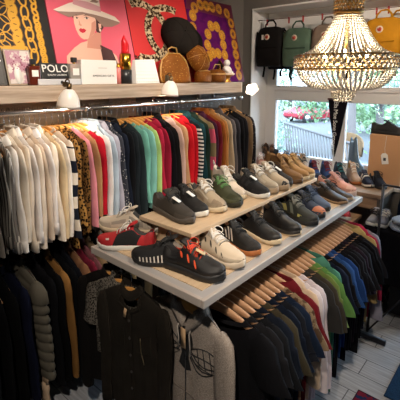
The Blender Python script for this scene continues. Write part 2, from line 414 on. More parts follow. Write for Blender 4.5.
# (x, short description, kind, colour, options)
UP = [
 (.52, 'charcoal shirt', 'shirt', '3a3733', {}), (.57, 'dark brown shirt', 'shirt', '40372f', {}), (.62, 'black knit top', 'sweater', '24211f', {}),(.665, 'grey blouse', 'blouse', '6b6660', {}),
 (.712, 'grey striped shirt', 'shirt', '8d8880', dict(pat='vstripe', c2='3e3c3a', sc=45, cuff=1)),
 (.742, 'white shirt with grey stripes', 'shirt', 'c9c4bc', dict(pat='vstripe', c2='77736f', sc=60, cuff=1)),
 (.770, 'bright white shirt', 'shirt', 'efe9e2', dict(cuff=1)), (.797, 'ivory blouse', 'blouse', 'eadfce', {}), (.822, 'ecru linen shirt', 'shirt', 'e0d2c0', dict(cuff=1)),
 (.847, 'chalk white shirt', 'shirt', 'f0ebe8', dict(cuff=1)), (.873, 'cream blouse', 'blouse', 'e6d8c6', {}), (.899, 'beige shirt', 'shirt', 'd8c6b2', {}),
 (.925, 'snow white tunic', 'shirt', 'f1ecea', dict(L=.66, cuff=1)), (.952, 'vanilla shirt', 'shirt', 'e9dcca', {}), (.979, 'warm cream cardigan', 'cardigan', 'dfc8a2', {}),
 (1.006, 'pearl white blouse', 'blouse', 'ece6df', {}),
 (1.041, 'white sweater with navy bands', 'sweater', 'ded2c2', dict(pat='lowband', c2='20242f', sc=8)),
 (1.077, 'leopard print dress', 'dress', 'a57a43', dict(pat='leopard', c2='1d130d', sc=62, L=.70)), (1.112, 'dark leopard blouse', 'blouse', '7d5a33', dict(pat='leopard', c2='17100c', sc=75, L=.68)),
 (1.147, 'pink blouse', 'blouse', 'd98a96', {}), (1.182, 'camel blouse', 'blouse', 'a9805a', {}),
 (1.222, 'red cardigan', 'cardigan', 'b01e2e', {}), (1.262, 'white cotton shirt', 'shirt', 'dedcda', {}), (1.298, 'pale blue shirt', 'shirt', 'aebdcb', {}),
 (1.331, 'lilac grey shirt', 'shirt', 'a7a5b2', {}), (1.364, 'dotted charcoal shirt', 'shirt', '3b3d45', dict(pat='dots', c2='b8b6b2', sc=70)),
 (1.398, 'dark navy shirt', 'shirt', '1d222e', {}), (1.433, 'black shirt', 'shirt', '191a1d', {}), (1.47, 'charcoal sweater', 'sweater', '22272b', {}),
 (1.512, 'dark slate sweater', 'sweater', '2a3336', {}),
 (1.556, 'seafoam sweater', 'sweater', '6fae9f', {}), (1.598, 'turquoise sweater', 'sweater', '7fb7ad', {}), (1.641, 'lime green blouse', 'blouse', 'a9c77b', {}), (1.681, 'crimson blouse', 'blouse', 'a52840', {}),
 (1.718, 'dark crimson shirt', 'shirt', '8e2238', {}), (1.758, 'jet black jacket', 'jacket', '17161a', {}), (1.80, 'black blazer', 'jacket', '1d1c1d', {}),
 (1.845, 'dusty pink shirt', 'shirt', 'c3a297', {}), (1.886, 'tan sweater', 'sweater', 'b08a66', {}), (1.927, 'bright red sweater', 'sweater', 'c0202a', {}),
 (1.972, 'scarlet shirt', 'shirt', 'a81b24', {}), (2.020, 'navy striped top', 'sweater', '1c2128', dict(pat='lowband', c2='d6d2cb', sc=38)), (2.068, 'dark teal shirt', 'shirt', '1e3a40', {}),
 (2.115, 'dark green shirt', 'shirt', '22302a', {}), (2.163, 'olive top with pink bands', 'sweater', '7c6f52', dict(pat='lowband', c2='c9566e', sc=5)), (2.21, 'plum shirt', 'shirt', '3d2133', {}),
 (2.255, 'burgundy sweater', 'sweater', '6b1f2c', {}), (2.30, 'rust shirt', 'shirt', '9a5a2c', {}), (2.348, 'caramel shirt', 'shirt', 'b5824e', {}), (2.398, 'oatmeal cardigan', 'cardigan', 'b8a48a', {}),
 (2.448, 'mid grey shirt', 'shirt', '615d60', {}), (2.50, 'dark grey sweater', 'sweater', '37363b', {}), (2.552, 'black blouse', 'blouse', '1b1b1e', {}), (2.604, 'black cardigan', 'cardigan', '202024', {}),
 (2.652, 'brown suede jacket', 'jacket', '75604a', {}), (2.70, 'black patterned tunic', 'blouse', '26252a', dict(pat='dots', c2='8a8582', sc=50)),
]
def hang_row(rows, rail, where, ry, rz, base, yawf, hk='wood', seed0=0, grp=None):
    n = len(rows)
    for i, (x, short, kind, colr, o) in enumerate(rows):
        o = dict(o); rr_ = random.Random(i*7+seed0)
        pv = rows[i-1][1] if i else None; nx = rows[i+1][1] if i < n-1 else None
        nb = ('between the %s and the %s' % (pv, nx)) if pv and nx else ('next to the %s' % (pv or nx))
        lab = '%s %s on the %s' % (short, nb, where)
        if len(lab.split()) > 16: lab = '%s %s' % (short, nb)
        if len(lab.split()) > 16: lab = '%s beside the %s on the %s' % (short, pv or nx, where)
        pat = o.pop('pat', None); c2 = o.pop('c2', '000000'); s_ = o.pop('sc', 40)
        m = cloth(short+where, C(colr), pat, C(c2), s_)
        k = dict(base); k.update({'shirt': dict(collar='shirt', wd=.047), 'blouse': dict(collar='rib', wd=.045), 'sweater': dict(collar='rib', wd=.05),
              'cardigan': dict(collar='rib', wd=.05, neck=.085), 'dress': dict(collar='rib', wd=.04), 'jacket': dict(collar='shirt', wd=.056, cm=None),
              'tshirt': dict(collar='rib'), 'coat': dict(collar='shirt', wd=.058), 'trousers': dict(collar=None, sl=0), 'polo': dict(collar='shirt')}[kind])
        if o.pop('cuff', None): k['cuff'] = m
        hc = o.pop('hanger', hk); k.update(o)
        if 'upper' in where: k['L'] = k['L']+rr_.uniform(-.03, .07); k['sl'] = k['sl']+rr_.uniform(-.05, .04); k['amp'] = .005; k['neck'] = rr_.choice((.09, .105, .13, .16))
        if 'rack' in where and kind == 'tshirt': k['L'] = k['L']+rr_.uniform(-.03, .12); k['sl'] = k['sl']+rr_.uniform(-.02, .03)
        loc = (x, ry, rz+.0125); yw = yawf(i, x)
        g_ = garment({'tshirt': 't_shirt'}.get(kind, kind), {'tshirt': 't-shirt', 'polo': 'shirt'}.get(kind, kind), lab, loc, yw, m, seed=seed0+i*3, **k)
        g_['group'] = 'clothes on the '+where
        hl = 'wooden hanger carrying the %s on the %s' % (short, where)
        if len(hl.split()) > 16: hl = 'hanger of the %s on the %s' % (short, where)
        hanger(loc, yw, hl, hc, 'hangers on the '+where)
hang_row(UP, None, 'upper wall rail', RY, RZ, dict(L=.585, sl=.475, t=.0118, amp=.004, neck=.105, hw=.2), lambda i, x: R(2.0*math.sin(x*7)), 'orange', 100)

LOW = [
 (.45, 'black wool coat', 'coat', '0c0c0c', dict(L=.85)), (.515, 'black leather jacket', 'jacket', '0f0f0f', {}), (.575, 'grey sleeved jacket', 'jacket', '1e1e20', {}), (.635, 'black hooded jacket', 'jacket', '0d0d0f', {}), (.69, 'black padded coat', 'coat', '0b0b0c', dict(L=.8)),
 (.742, 'dark navy jacket', 'jacket', '131626', dict(L=.78)),
 (.81, 'olive grey puffer jacket', 'jacket', '57534a', dict(L=.62, quilt=.012, t=.022, sl=.52)),
 (.872, 'black denim jacket', 'jacket', '0f0f12', {}), (.915, 'soft black jacket', 'jacket', '0b0b0d', {}), (.957, 'tan corduroy jacket', 'jacket', '7d5a33', dict(L=.68)),
 (.998, 'black bomber jacket', 'jacket', '0c0d10', {}), (1.04, 'midnight blue coat', 'coat', '0e1016', dict(L=.72)), (1.085, 'camel brown coat', 'coat', '6e4f3a', {}),
 (1.128, 'burgundy coat', 'coat', '5c1c2b', {}), (1.172, 'mauve coat', 'coat', '59363a', {}), (1.215, 'dusty brown coat', 'coat', '6d5a45', {}), (1.26, 'black suit jacket', 'jacket', '101012', {}),
 (1.305, 'white grey shirt jacket', 'jacket', 'a7a29a', {}), (1.35, 'olive field jacket', 'jacket', '5a5338', {}), (1.395, 'beige trench coat', 'coat', '9b8a6b', {}), (1.44, 'dark grey parka', 'coat', '1f1e1e', {}),
 (1.50, 'sand coloured coat', 'coat', '8a7c63', {}), (1.56, 'dark brown coat', 'coat', '201712', {}), (1.62, 'faded black coat', 'coat', '141415', {}), (1.70, 'charcoal overcoat', 'coat', '19191c', {}), (1.78, 'black long coat', 'coat', '0f0f10', {}),
]
hang_row(LOW, None, 'lower wall rail', RY, .93, dict(L=.70, sl=.6, t=.016, amp=.004, neck=.07, hw=.205), lambda i, x: R(3+2*math.sin(x*9)), 'wood', 500)

# ------------------------------------------------------------------ middle display rack: two rails, board on top
BZ = 1.05; AY = .89; BY = 1.28; QZ = .985
rk = thing('display_rack', 'black metal clothes rack carrying the wide shoe board in the middle of the shop', 'clothes rack', (1.70, 1.1, 0))
def rp(name, mb, m, **k): return mb.xf(Matrix.Translation((-1.70, -1.1, 0))).build(name, m, rk, **k)
for y in (AY, BY): rp('rail', MB().tube([(1.045, y, QZ), (2.50, y, QZ)], .0125, 12), DARKMET)
for x in (1.12, 2.47):
    rp('cross_bar', MB().tube([(x, AY, QZ+.012), (x, BY, QZ+.012)], .010, 8), DARKMET)
    for y in (AY, BY): rp('upright', MB().tube([(x, 1.08, .03), (x, 1.08, .60), (x, y, QZ)], .011, 8), DARKMET)
    rp('foot', MB().tube([(x+.14 if x > 2 else x, .60, .025), (x+.14 if x > 2 else x, 1.42, .025)], .022, 10).tube([(x, 1.08, .05), (x+(.14 if x > 2 else 0), 1.08, .03)], .012, 8), DARKMET)
rp('lower_bar', MB().tube([(1.12, 1.08, .30), (2.47, 1.08, .30)], .01, 8), DARKMET)
# board
bd = thing('shelf_board', 'long pale wooden board with grey rim covered in shoes, on top of the rack', 'shelf', (.925, .785, BZ-.045))
MB().span((.015, .015, 0), (1.55, .655, .041)).build('panel', BOARDE, bd, False, bevel=.003)
MB().span((.05, .05, .0405), (1.515, .62, .045)).build('top_surface', BOARD, bd, False, bevel=.001)
e = MB(); e.span((0, 0, .012), (1.565, .016, .0445)).span((0, .0165, .012), (.016, .6535, .0445)).span((1.549, .0165, .012), (1.565, .6535, .0445)).span((0, .654, .012), (1.565, .67, .0445))
e.build('rim', mat('board_rim', (.45, .40, .36), .35), bd, False, bevel=.003)
# raised riser shelf
TZ = 1.19
rs = thing('riser_shelf', 'narrow raised wooden shelf with a row of shoes, standing on the shoe board', 'shelf', (1.08, .982, BZ))
MB().span((0, 0, .122), (1.15, .315, .14)).build('top', BOARD, rs, False, bevel=.002)
for x in (.06, .56, 1.10): MB().span((x, .025, 0), (x+.018, .30, .122)).build('side_panel', BOARD, rs, False, bevel=.001)

RACK = [
 (.985, 'black tee with red neck label', 'tshirt', '17171a', dict(L=.72)), (1.03, 'washed black tee', 'tshirt', '1f1f22', dict(L=.70)), (1.072, 'black cotton tee', 'tshirt', '1a1b1e', {}), (1.114, 'blue black tee', 'tshirt', '191e28', {}),
 (1.156, 'dark olive tee', 'tshirt', '3b362b', {}), (1.198, 'ink navy tee', 'tshirt', '161c28', {}), (1.24, 'black tee with pale hem', 'tshirt', '1b1d23', dict(L=.66)), (1.28, 'dark blue tee', 'tshirt', '1a2333', {}),
 (1.318, 'patterned beige tee', 'tshirt', '7d6a54', dict(pat='mottle', c2='4a3a2e', sc=30)), (1.356, 'maroon polo', 'polo', '5e1c22', {}), (1.396, 'light tan shirt', 'shirt', 'bfa88f', dict(sl=.45)), (1.44, 'off white sweatshirt', 'sweater', 'c6bcbf', dict(L=.76, sl=.5)),
 (1.484, 'stone white sweatshirt', 'sweater', 'bdb2b6', dict(L=.76, sl=.5)), (1.526, 'charcoal tee', 'tshirt', '2d2c2b', {}), (1.566, 'dark taupe tee', 'tshirt', '3a352e', {}), (1.606, 'olive green tee', 'tshirt', '5d6b3a', {}),
 (1.648, 'bright green tee', 'tshirt', '587f45', {}), (1.69, 'mint green shirt', 'shirt', '447463', dict(L=.84)), (1.732, 'dark navy tee', 'tshirt', '151a28', {}), (1.774, 'black crew tee', 'tshirt', '17171b', {}),
 (1.818, 'royal blue tee', 'tshirt', '27426f', {}), (1.862, 'denim blue tee', 'tshirt', '223a66', {}), (1.906, 'black jersey tee', 'tshirt', '15161b', dict(L=.8)), (1.95, 'coal black tee', 'tshirt', '18181c', {}),
 (1.994, 'soft black tee', 'tshirt', '1a1a1e', {}), (2.038, 'dark plum tee', 'tshirt', '231b24', {}), (2.082, 'faded black tee', 'tshirt', '202024', {}), (2.126, 'black long tee', 'tshirt', '141418', dict(L=.84)),
 (2.17, 'deep black tee', 'tshirt', '111115', {}), (2.214, 'anthracite tee', 'tshirt', '222228', {}), (2.258, 'tan patterned shirt', 'shirt', 'a08a5c', dict(sl=.4)), (2.302, 'raspberry red shirt', 'shirt', '9a2a44', dict(sl=.4)),
 (2.35, 'grey lilac sweatshirt', 'sweater', '85828f', dict(L=.66, sl=.56)),
]
RACK = [(1.14+.0400*i,)+tuple(r_[1:]) for i, r_ in enumerate(RACK)]
hang_row(RACK, None, 'rack under the shoe board', AY, QZ, dict(L=.70, sl=.215, t=.0165, amp=.005, neck=.16, hw=.225, wd=.068, flare=.045), lambda i, x: R(1.5*math.sin(x*6)+2), 'wood', 900)
# ------------------------------------------------------------------ the garments facing out at the near end of the rack
from mathutils.bvhtree import BVHTree
def child(o, name):
    return [c for c in o.children if c.name.split('.')[0] == name][0]
def skin(o):
    me = o.data; bv = BVHTree.FromPolygons([v.co.copy() for v in me.vertices], [tuple(p.vertices) for p in me.polygons])
    def at(y, z, off=.002):
        h = bv.ray_cast(Vector((-1, y, z)), Vector((1, 0, 0)))[0]
        return Vector(((h.x if h else -.02)-off, y, z))
    return at
def cline(at, pts, r, sub=6, off=.001, flat=.5):
    out = []
    for (a, b) in zip(pts, pts[1:]):
        for i in range(sub): out.append(at(a[0]+(b[0]-a[0])*i/sub, a[1]+(b[1]-a[1])*i/sub, off))
    out.append(at(*pts[-1], off)); return out
rp('end_bar', MB().tube([(1.045, .86, QZ), (1.045, 1.12, QZ), (.99, 1.2, QZ), (.99, 1.34, QZ), (1.01, 1.50, QZ)], .0125, 12), DARKMET)

HM = cloth('hoodie_grey', C('8c8178'), 'heather', C('a79d93'))
hd = garment('hoodie', 'hoodie', 'grey zip hoodie with black winged print hanging at the near end of the rack', (1.068, .985, QZ+.0125), R(-5), HM, L=.64, hw=.215, t=.024, sl=.56, neck=.085, amp=.006, seed=3, wd=.062, flare=.025, front_drop=.09, cuff=cloth('hoodie_rib', C('7d736b')))
hb = child(hd, 'body'); at = skin(hb)
INK = mat('print_ink', (.01, .01, .011), .7)
hood = MB(); rows = []
for i in range(25):
    u = -1+2*i/24; a_ = u*PI           # u=0 back of the neck, +-1 the front centre
    y = .088*math.sin(a_) if abs(u) < .5 else .088*(1-(abs(u)-.5)*2)*(1 if u > 0 else -1)
    f = max(0, (abs(u)-.5)*2); z = zshoulder(.088)+.012-.075*f**1.15; x = (.024*math.cos(a_) if abs(u) < .5 else 0)
    yo = y+(.036+.010*math.sin(PI*f))*(1 if u > 0 else -1)*min(1, abs(u)*2)*(1-.62*f); zo = z-.035-.028*f
    if f > 0: pi_, po = at(y, z, .010), at(yo, zo, .006)
    else: pi_, po = Vector((x-.004, y, z)), Vector((x*1.0+.03*math.cos(a_), yo, z-.03-.05*math.cos(a_)))
    if f > 0 and f < .4:
        k = f/.4; p0 = Vector((-.004, y, z)); pi_ = p0.lerp(pi_, k); po = Vector((0, yo, z-.03)).lerp(po, k)
    nrm = Vector((-.012 if abs(u) > .45 else .012, 0, .012)); mid = (pi_+po)/2+nrm*1.3
    rows.append([pi_+Vector((.004, 0, 0)), pi_+Vector((-.002, 0, .006)), pi_.lerp(mid, .5)+nrm*.5, mid, po.lerp(mid, .5)+nrm*.4, po, po+Vector((.004, 0, .004))])
hood.loft(rows, False, False).build('hood', HM, hd)
bkh = MB(); bkh.loft([[(.035+.03*k*math.cos(q), .10*k*math.sin(q), zshoulder(.088)-.01-z) for q in [2*PI*i/20 for i in range(20)]] for z, k in ((-.01, .5), (.0, .9), (.05, 1.1), (.12, 1.0), (.18, .5))]).build('hood_back', HM, hd)
for s in (-1, 1):
    MB().tube([at(s*.035, -.165, .026), at(s*.04, -.21, .012), at(s*.038, -.26, .006), at(s*.042, -.31, .006)], .0035, 6).build('drawstring', cloth('cord_white', C('b9b0a6')), hd)
MB().tube(cline(at, [(0, -.20), (0, -.61)], .0035, 20), .0035, 6).build('zip', mat('zip_dark', (.05, .05, .05), .4, .5), hd)
MB().box(at(0, -.118, -.02), (.004, .05, .022)).build('neck_label', mat('label_red', C('a8222c'), .7), hd)['label'] = 'red neck label'
pr = MB()
def blob(pts, off=.0016):
    c = (sum(p[0] for p in pts)/len(pts), sum(p[1] for p in pts)/len(pts)); K = 4
    rows = [[at(c[0]+(p[0]-c[0])*q/K, c[1]+(p[1]-c[1])*q/K, off) for p in pts] for q in range(1, K+1)]
    vs = [p for r_ in rows for p in r_]; m_ = len(pts)
    fs = [tuple(range(m_))]+[(q*m_+j, q*m_+(j+1) % m_, (q+1)*m_+(j+1) % m_, (q+1)*m_+j) for q in range(K-1) for j in range(m_)]
    pr.add(vs, fs)
el = lambda cy, cz, a, b, n=20: [(cy+a*math.cos(2*PI*i/n), cz+b*math.sin(2*PI*i/n)) for i in range(n)]
blob(el(.0, -.255, .055, .055)); blob([(-.03, -.29), (.03, -.29), (.024, -.325), (.042, -.38), (.0, -.40), (-.042, -.38), (-.024, -.325)])
for s in (-1, 1):
    for (z0, L_, dz) in ((-.285, .17, .05), (-.305, .16, .025), (-.322, .13, .0)):
        pts = [(s*.035, z0)]
        for i in range(1, 11): q = i/10; pts.append((s*(.035+L_*q), z0+dz*math.sin(q*PI*.8)-.02*q))
        lower = [(s*(.035+L_*q), z0-.03*math.sin(q*PI)-.02*q) for q in [1-i/8 for i in range(1, 9)]]
        pr.tube(cline(at, pts+lower, 0, 2, .0012), .0028, 6, flat=.5)
    for q in (.3, .5, .7): pr.tube(cline(at, [(s*(.035+.16*q), -.28+.03*math.sin(q*2.5)), (s*(.05+.16*q), -.335)], 0, 4, .0012), .0022, 6)
pr.build('chest_print', INK, hd)
MB().poly([(-.016, -.045), (.016, -.045), (.016, .045), (-.016, .045)], .001).xf(Matrix.Translation(at(.0, -.245, .012)) @ Matrix(((0, 0, -1, 0), (1, 0, 0, 0), (0, 1, 0, 0), (0, 0, 0, 1)))).build('price_tag', mat('tag_tan', C('c7a37c'), .8), hd)['label'] = 'tan paper price tag'
pk = MB(); pts = [(-.13, -.60), (-.10, -.50), (.10, -.50), (.13, -.60)]; pk.tube(cline(at, pts, 0, 8, .001), .003, 6); pk.build('pocket_seam', cloth('hoodie_rib', C('7d736b')), hd)
hanger((1.068, .985, QZ+.0125), R(-5), 'orange wooden hanger inside the grey winged hoodie', 'orange', None, .9); hd.scale = (1, .9, 1)

CM = cloth('cord_black', C('38332d'), 'cord')
cj = garment('jacket', 'jacket', 'black corduroy overshirt with chest pockets hanging left of the grey hoodie', (.98, 1.24, QZ+.0125), R(11), CM, L=.70, hw=.165, t=.022, sl=.56, neck=.07, amp=.006, collar='shirt', seed=21, wd=.05, flare=.0, front_drop=.1, cuff=CM)
at = skin(child(cj, 'body'))
pl = MB(); pl.tube(cline(at, [(.0, -.20), (.0, -.655)], 0, 24, .0015), .011, 6, flat=.25); pl.build('placket', CM, cj)
for i in range(5):
    MB().lathe([(0, 0), (.006, 0), (.0065, .0015), (.005, .003), (0, .0032)], 12).xf(Matrix.Translation(at(0, -.235-.085*i, .007)) @ Matrix.Rotation(R(-90), 4, 'Y')).build('button', mat('button_horn', (.06, .05, .045), .3), cj)
for s in (-1, 1):
    k = MB(); ys = [s*.045+.045*q*s for q in range(3)]
    pts = [(s*.04, -.255), (s*.135, -.255), (s*.135, -.275), (s*.0875, -.295), (s*.04, -.275)]
    grid = [[at(s*(.04+.095*i/6), -.25-(.028+.018*(1-abs(i-3)/3))*j/3, .005) for i in range(7)] for j in range(4)]
    k.loft(grid, False, False); k.build('pocket_flap', CM, cj)
    q = MB(); q.tube(cline(at, [(s*.045, -.27), (s*.045, -.375), (s*.13, -.375), (s*.13, -.27)], 0, 8, .001), .0028, 6); q.build('pocket', CM, cj)
lp = MB()
for s in (-1, 1): lp.tube(cline(at, [(s*.06, -.12), (s*.075, -.16), (s*.03, -.19), (s*.006, -.20)], 0, 4, .006), .009, 6, flat=.35)
lp.build('collar_point', CM, cj)
MB().box(at(.02, -.20, .016), (.001, .018, .045), rot=Matrix.Rotation(R(15), 3, 'X')).build('price_tag', mat('tag_tan', C('c7a37c'), .8), cj)['label'] = 'tan paper price tag'
MB().tube([at(-.075, -.30, .006), at(-.08, -.36, .007), at(-.10, -.42, .009)], .0018, 6).build('zip_pull', mat('zip_brass', (.5, .38, .2), .3, 1), cj)
MB().box((.012, 0, -.125), (.003, .035, .02)).build('neck_label', mat('label_red', C('a8222c'), .7), cj)
hanger((.98, 1.24, QZ+.0125), R(11), 'orange wooden hanger inside the black corduroy overshirt', 'orange', None, .8); cj.scale = (1, .8, 1)
tw = garment('jacket', 'jacket', 'grey tweed jacket half hidden behind the black corduroy overshirt', (.995, 1.33, QZ+.0125), R(14), cloth('tweed', C('6d675f'), 'leopard', C('24221f'), 120), L=.50, hw=.19, t=.016, sl=.20, neck=.07, amp=.004, collar='shirt', seed=33, wd=.048, flare=.01)
hanger((.995, 1.33, QZ+.0125), R(14), 'orange wooden hanger inside the grey tweed jacket', 'orange', None, .85); tw.scale = (1, .85, 1)
bc = garment('coat', 'coat', 'long black coat left of the grey tweed jacket on the rack end', (1.01, 1.41, QZ+.0125), R(14), cloth('coat_black', C('1a1817')), L=.70, hw=.2, t=.022, sl=.60, neck=.07, amp=.005, collar='shirt', seed=37, wd=.05, flare=.0)
hanger((1.01, 1.41, QZ+.0125), R(14), 'orange wooden hanger inside the long black coat', 'orange', None, .9); bc.scale = (1, .9, 1)

# ------------------------------------------------------------------ shoes
XS = [0, .012, .035, .07, .11, .15, .20, .25, .30, .345, .37, .40, .45, .50, .56, .62, .68, .74, .80, .85, .90, .94, .97, .99, 1.0]
HWT = [(0, .020), (.02, .026), (.08, .033), (.2, .035), (.35, .036), (.5, .041), (.65, .047), (.75, .0475), (.85, .043), (.93, .032), (.98, .018), (1, .005)]
PROF = {
 'low':    [(0, .058), (.03, .070), (.08, .068), (.16, .052), (.25, .056), (.35, .076), (.40, .082), (.5, .074), (.6, .062), (.7, .051), (.8, .043), (.9, .035), (.96, .026), (1, .010)],
 'runner': [(0, .060), (.03, .075), (.08, .072), (.16, .055), (.25, .060), (.35, .086), (.40, .092), (.5, .082), (.6, .068), (.7, .055), (.8, .046), (.9, .038), (.96, .028), (1, .012)],
 'high':   [(0, .120), (.03, .130), (.08, .126), (.16, .120), (.25, .126), (.345, .134), (.40, .118), (.5, .086), (.6, .066), (.7, .053), (.8, .045), (.9, .037), (.96, .028), (1, .012)],
 'chukka': [(0, .098), (.03, .106), (.08, .104), (.16, .098), (.25, .102), (.345, .108), (.40, .100), (.5, .080), (.6, .064), (.7, .054), (.8, .048), (.9, .042), (.96, .032), (1, .012)],
 'boot':   [(0, .150), (.03, .158), (.08, .158), (.16, .156), (.25, .158), (.345, .162), (.39, .135), (.45, .102), (.55, .074), (.65, .060), (.75, .054), (.85, .047), (.93, .038), (1, .014)],
 'dress':  [(0, .052), (.03, .060), (.08, .058), (.16, .048), (.25, .050), (.35, .062), (.40, .066), (.5, .060), (.6, .050), (.7, .041), (.8, .035), (.9, .028), (.96, .020), (1, .008)],
}
RUB_BLK = mat('eyelet_black', (.012, .012, .012), .5)
def shade(m, k):
    b = m.node_tree.nodes['Principled BSDF']; c = b.inputs[0].default_value
    return mat(m.name+'_panel%d' % int(k*100), tuple(min(1, x*k+(.004 if k > 1 else 0)) for x in c[:3]), b.inputs['Roughness'].default_value*.85)
def make_shoe(root, st, seed=0):
    """builds the parts of one shoe under root; x runs heel to toe"""
    L = st.get('L', .27); prof = PROF[st.get('p', 'low')]; wk = st.get('w', .86); hk = st.get('h', 1.0)*.92
    sh = st.get('sole', (.026, .020)); tall = st.get('p') in ('high', 'boot', 'chukka')
    OE = .345; lining = st.get('lining', mat('shoe_lining', (.05, .048, .045), .9))
    um = st['m']; sm = st.get('sm', RUBBERW); lm = st.get('lace', LACE_B)
    HW = lambda x: slerp_(HWT, x)*wk; HH = lambda x: slerp_(prof, x)*hk
    ST = lambda x: sh[0]+(sh[1]-sh[0])*min(1, x/.7)
    SB = lambda x: .012*max(0, (x-.78)/.22)**2
    def S(x, a, off=0):
        h = HH(x); hw = HW(x); cs, sn = math.cos(a), max(0, math.sin(a))
        nar = .22+.0 if not tall else (.30 if h > .09 else .2)
        zz = sn**.75; y = (abs(cs)**.62)*(1 if cs >= 0 else -1)*hw*(1-nar*zz*min(1, h/.08))
        bul = st.get('bulge', 0)*math.sin(min(1, zz*1.4)*PI); y += (1 if cs >= 0 else -1)*bul*.006
        n_ = Vector((0, cs, sn)); n_.normalize()
        return Vector((x*L, y, ST(x)+SB(x)+h*zz))+n_*off
    n = 25; rings = []; EC = .50
    for x in XS:
        ring = []
        for j in range(n):
            a = PI*j/(n-1); cs = math.cos(a)
            p = S(x, a)
            if .03 < x < OE and abs(cs) < EC:
                q = cs/EC; lip = S(x, math.acos(EC*(1 if q >= 0 else -1)))
                depth = (HH(x)*.75)*(1-abs(q)**3)
                fx = min(1, (x-.03)/.03, (OE-x)/.03)
                p = Vector((x*L, lip.y*abs(q)**.7*.97 if True else 0, lip.z-.002-depth*max(.15, fx)))
            ring.append(p)
        rings.append(ring)
    lo, hi = None, None
    def mf(i, j):
        a = PI*(j+.5)/(n-1)
        return 1 if (.03 < XS[i] < OE and abs(math.cos(a)) < EC) else 0
    m = MB(); nn = n
    vs = [p for r_ in rings for p in r_]; o = len(m.v); m.v += [tuple(p) for p in vs]
    for i in range(len(rings)-1):
        for j in range(n-1):
            m.f.append((i*n+j, (i+1)*n+j, (i+1)*n+j+1, i*n+j+1)); m.m.append(mf(i, j))
        m.f.append((i*n, i*n+n-1, (i+1)*n+n-1, (i+1)*n)); m.m.append(0)
    m.f.append(tuple(range(n-1, -1, -1))); m.m.append(0); e_ = (len(rings)-1)*n; m.f.append(tuple(e_+j for j in range(n))); m.m.append(0)
    m.build('upper', [um, lining], root)
    # sole
    so = MB(); rs_ = []; ex = st.get('flare', .003); wav = st.get('wave', 0)
    for x in [-.012]+XS+[1.012]:
        xc = min(1, max(0, x)); hw = (HW(xc)+ex)*(1 if 0 <= x <= 1 else .55); zt = ST(xc)+SB(xc)+.004; zb = SB(xc)
        k = wav*math.sin(xc*40)
        rs_.append([(x*L, -hw*.90, zb), (x*L, -hw-k, zb+(zt-zb)*.3), (x*L, -hw-.001, zb+(zt-zb)*.65), (x*L, -hw*.96, zt), (x*L, hw*.96, zt), (x*L, hw+.001, zb+(zt-zb)*.65), (x*L, hw+k, zb+(zt-zb)*.3), (x*L, hw*.90, zb)])
    om = st.get('om')
    so.loft(rs_, True, True, mf=(lambda i, j: 1 if j in (0, 6, 7) else 0) if om else None)
    so.build('sole', [sm, om] if om else sm, root)
    # tongue
    if st.get('tongue', True):
        t0 = HH(.40)+ST(.4); tl = .023 if not tall else .022
        T_ = MB(); rr = []
        for q in range(7):
            f = q/6; x = .50*L-(.19*L)*f; z = (ST(.5)+HH(.5))*(1-f)+(t0+tl)*f-.006+.004*math.sin(PI*f); wd = .020+.005*f-(.008 if q == 6 else 0)
            rr.append([(x-.004, -wd, z-.002), (x+.003, -wd*.8, z+.003), (x+.004, 0, z+.0045), (x+.003, wd*.8, z+.003), (x-.004, wd, z-.002), (x-.006, 0, z-.003)])
        T_.loft(rr).build('tongue', st.get('tm', um), root)
    # laces
    if st.get('laces', True):
        l_ = MB(); k = st.get('nl', 5); x0, x1 = .41, st.get('lx', .62)
        for i in range(k):
            x = x0+(x1-x0)*i/(k-1)
            for dx in ((.0, .02) if i < k-1 else (0, 0)):
                a0, a1 = PI*.31, PI*.69
                pts = [S(x+dx*(q/6)*(1 if i % 2 else -1)*1.5, a0+(a1-a0)*q/6, .0025+.004*math.sin(PI*q/6)) for q in range(7)]
                l_.tube(pts, .0024, 5)
        tp = S(.40, PI/2, .008); r_ = random.Random(seed)
        for s in (-1, 1):
            pts = [tp]; hh = r_.uniform(.012, .028)
            for q in range(1, 9): a = 2*PI*q/9; pts.append(tp+Vector((.018*(1-math.cos(a))*.7+.004, s*(.004+.030*math.sin(a/2)), .006+hh*math.sin(a)*.5-.006*(1-math.cos(a)))))
            pts.append(tp); l_.tube(pts, .0022, 5)
            l_.tube([tp, tp+Vector((.02, s*.02, -.006)), tp+Vector((.035, s*.034, -.024))], .0022, 5)
        l_.build('laces', lm, root)
    def patch(name, x0, x1, a0, a1, m_, skew=0, off=.0018, both=True, nx=6, na=5):
        for s in ((0, 1) if both else (0,)):
            g = []
            for i in range(nx+1):
                row = []
                for j in range(na+1):
                    a = a0+(a1-a0)*j/na; x = x0+(x1-x0)*i/nx+skew*j/na
                    row.append(S(min(1, max(0, x)), a if s == 0 else PI-a, off))
                g.append(row)
            q = MB(); q.loft(g, False, False)
            e1 = [[S(min(1, max(0, x0+(x1-x0)*i/nx)), a0 if s == 0 else PI-a0, 0), S(min(1, max(0, x0+(x1-x0)*i/nx)), a0 if s == 0 else PI-a0, off)] for i in range(nx+1)]
            q.loft(e1, False, False); q.build(name, m_, root)
    if st.get('plain', True) and st.get('laces', True):
        v_ = shade(um, 1.35 if sum(um.node_tree.nodes['Principled BSDF'].inputs[0].default_value[:3]) < .3 else .78)
        patch('eyestay', .385, .63, R(50), R(70), v_, 0, .0022); patch('heel_counter', .0, .14, R(4), R(52), v_, .03, .002)
        patch('mudguard', .70, .985, R(2), R(26), v_, .02, .0022, nx=8)
    for d in st.get('pat', []):
        nm, x0, x1, a0, a1, m_ = d[:6]; patch(nm, x0, x1, R(a0), R(a1), m_, d[6] if len(d) > 6 else 0, d[7] if len(d) > 7 else .0018)
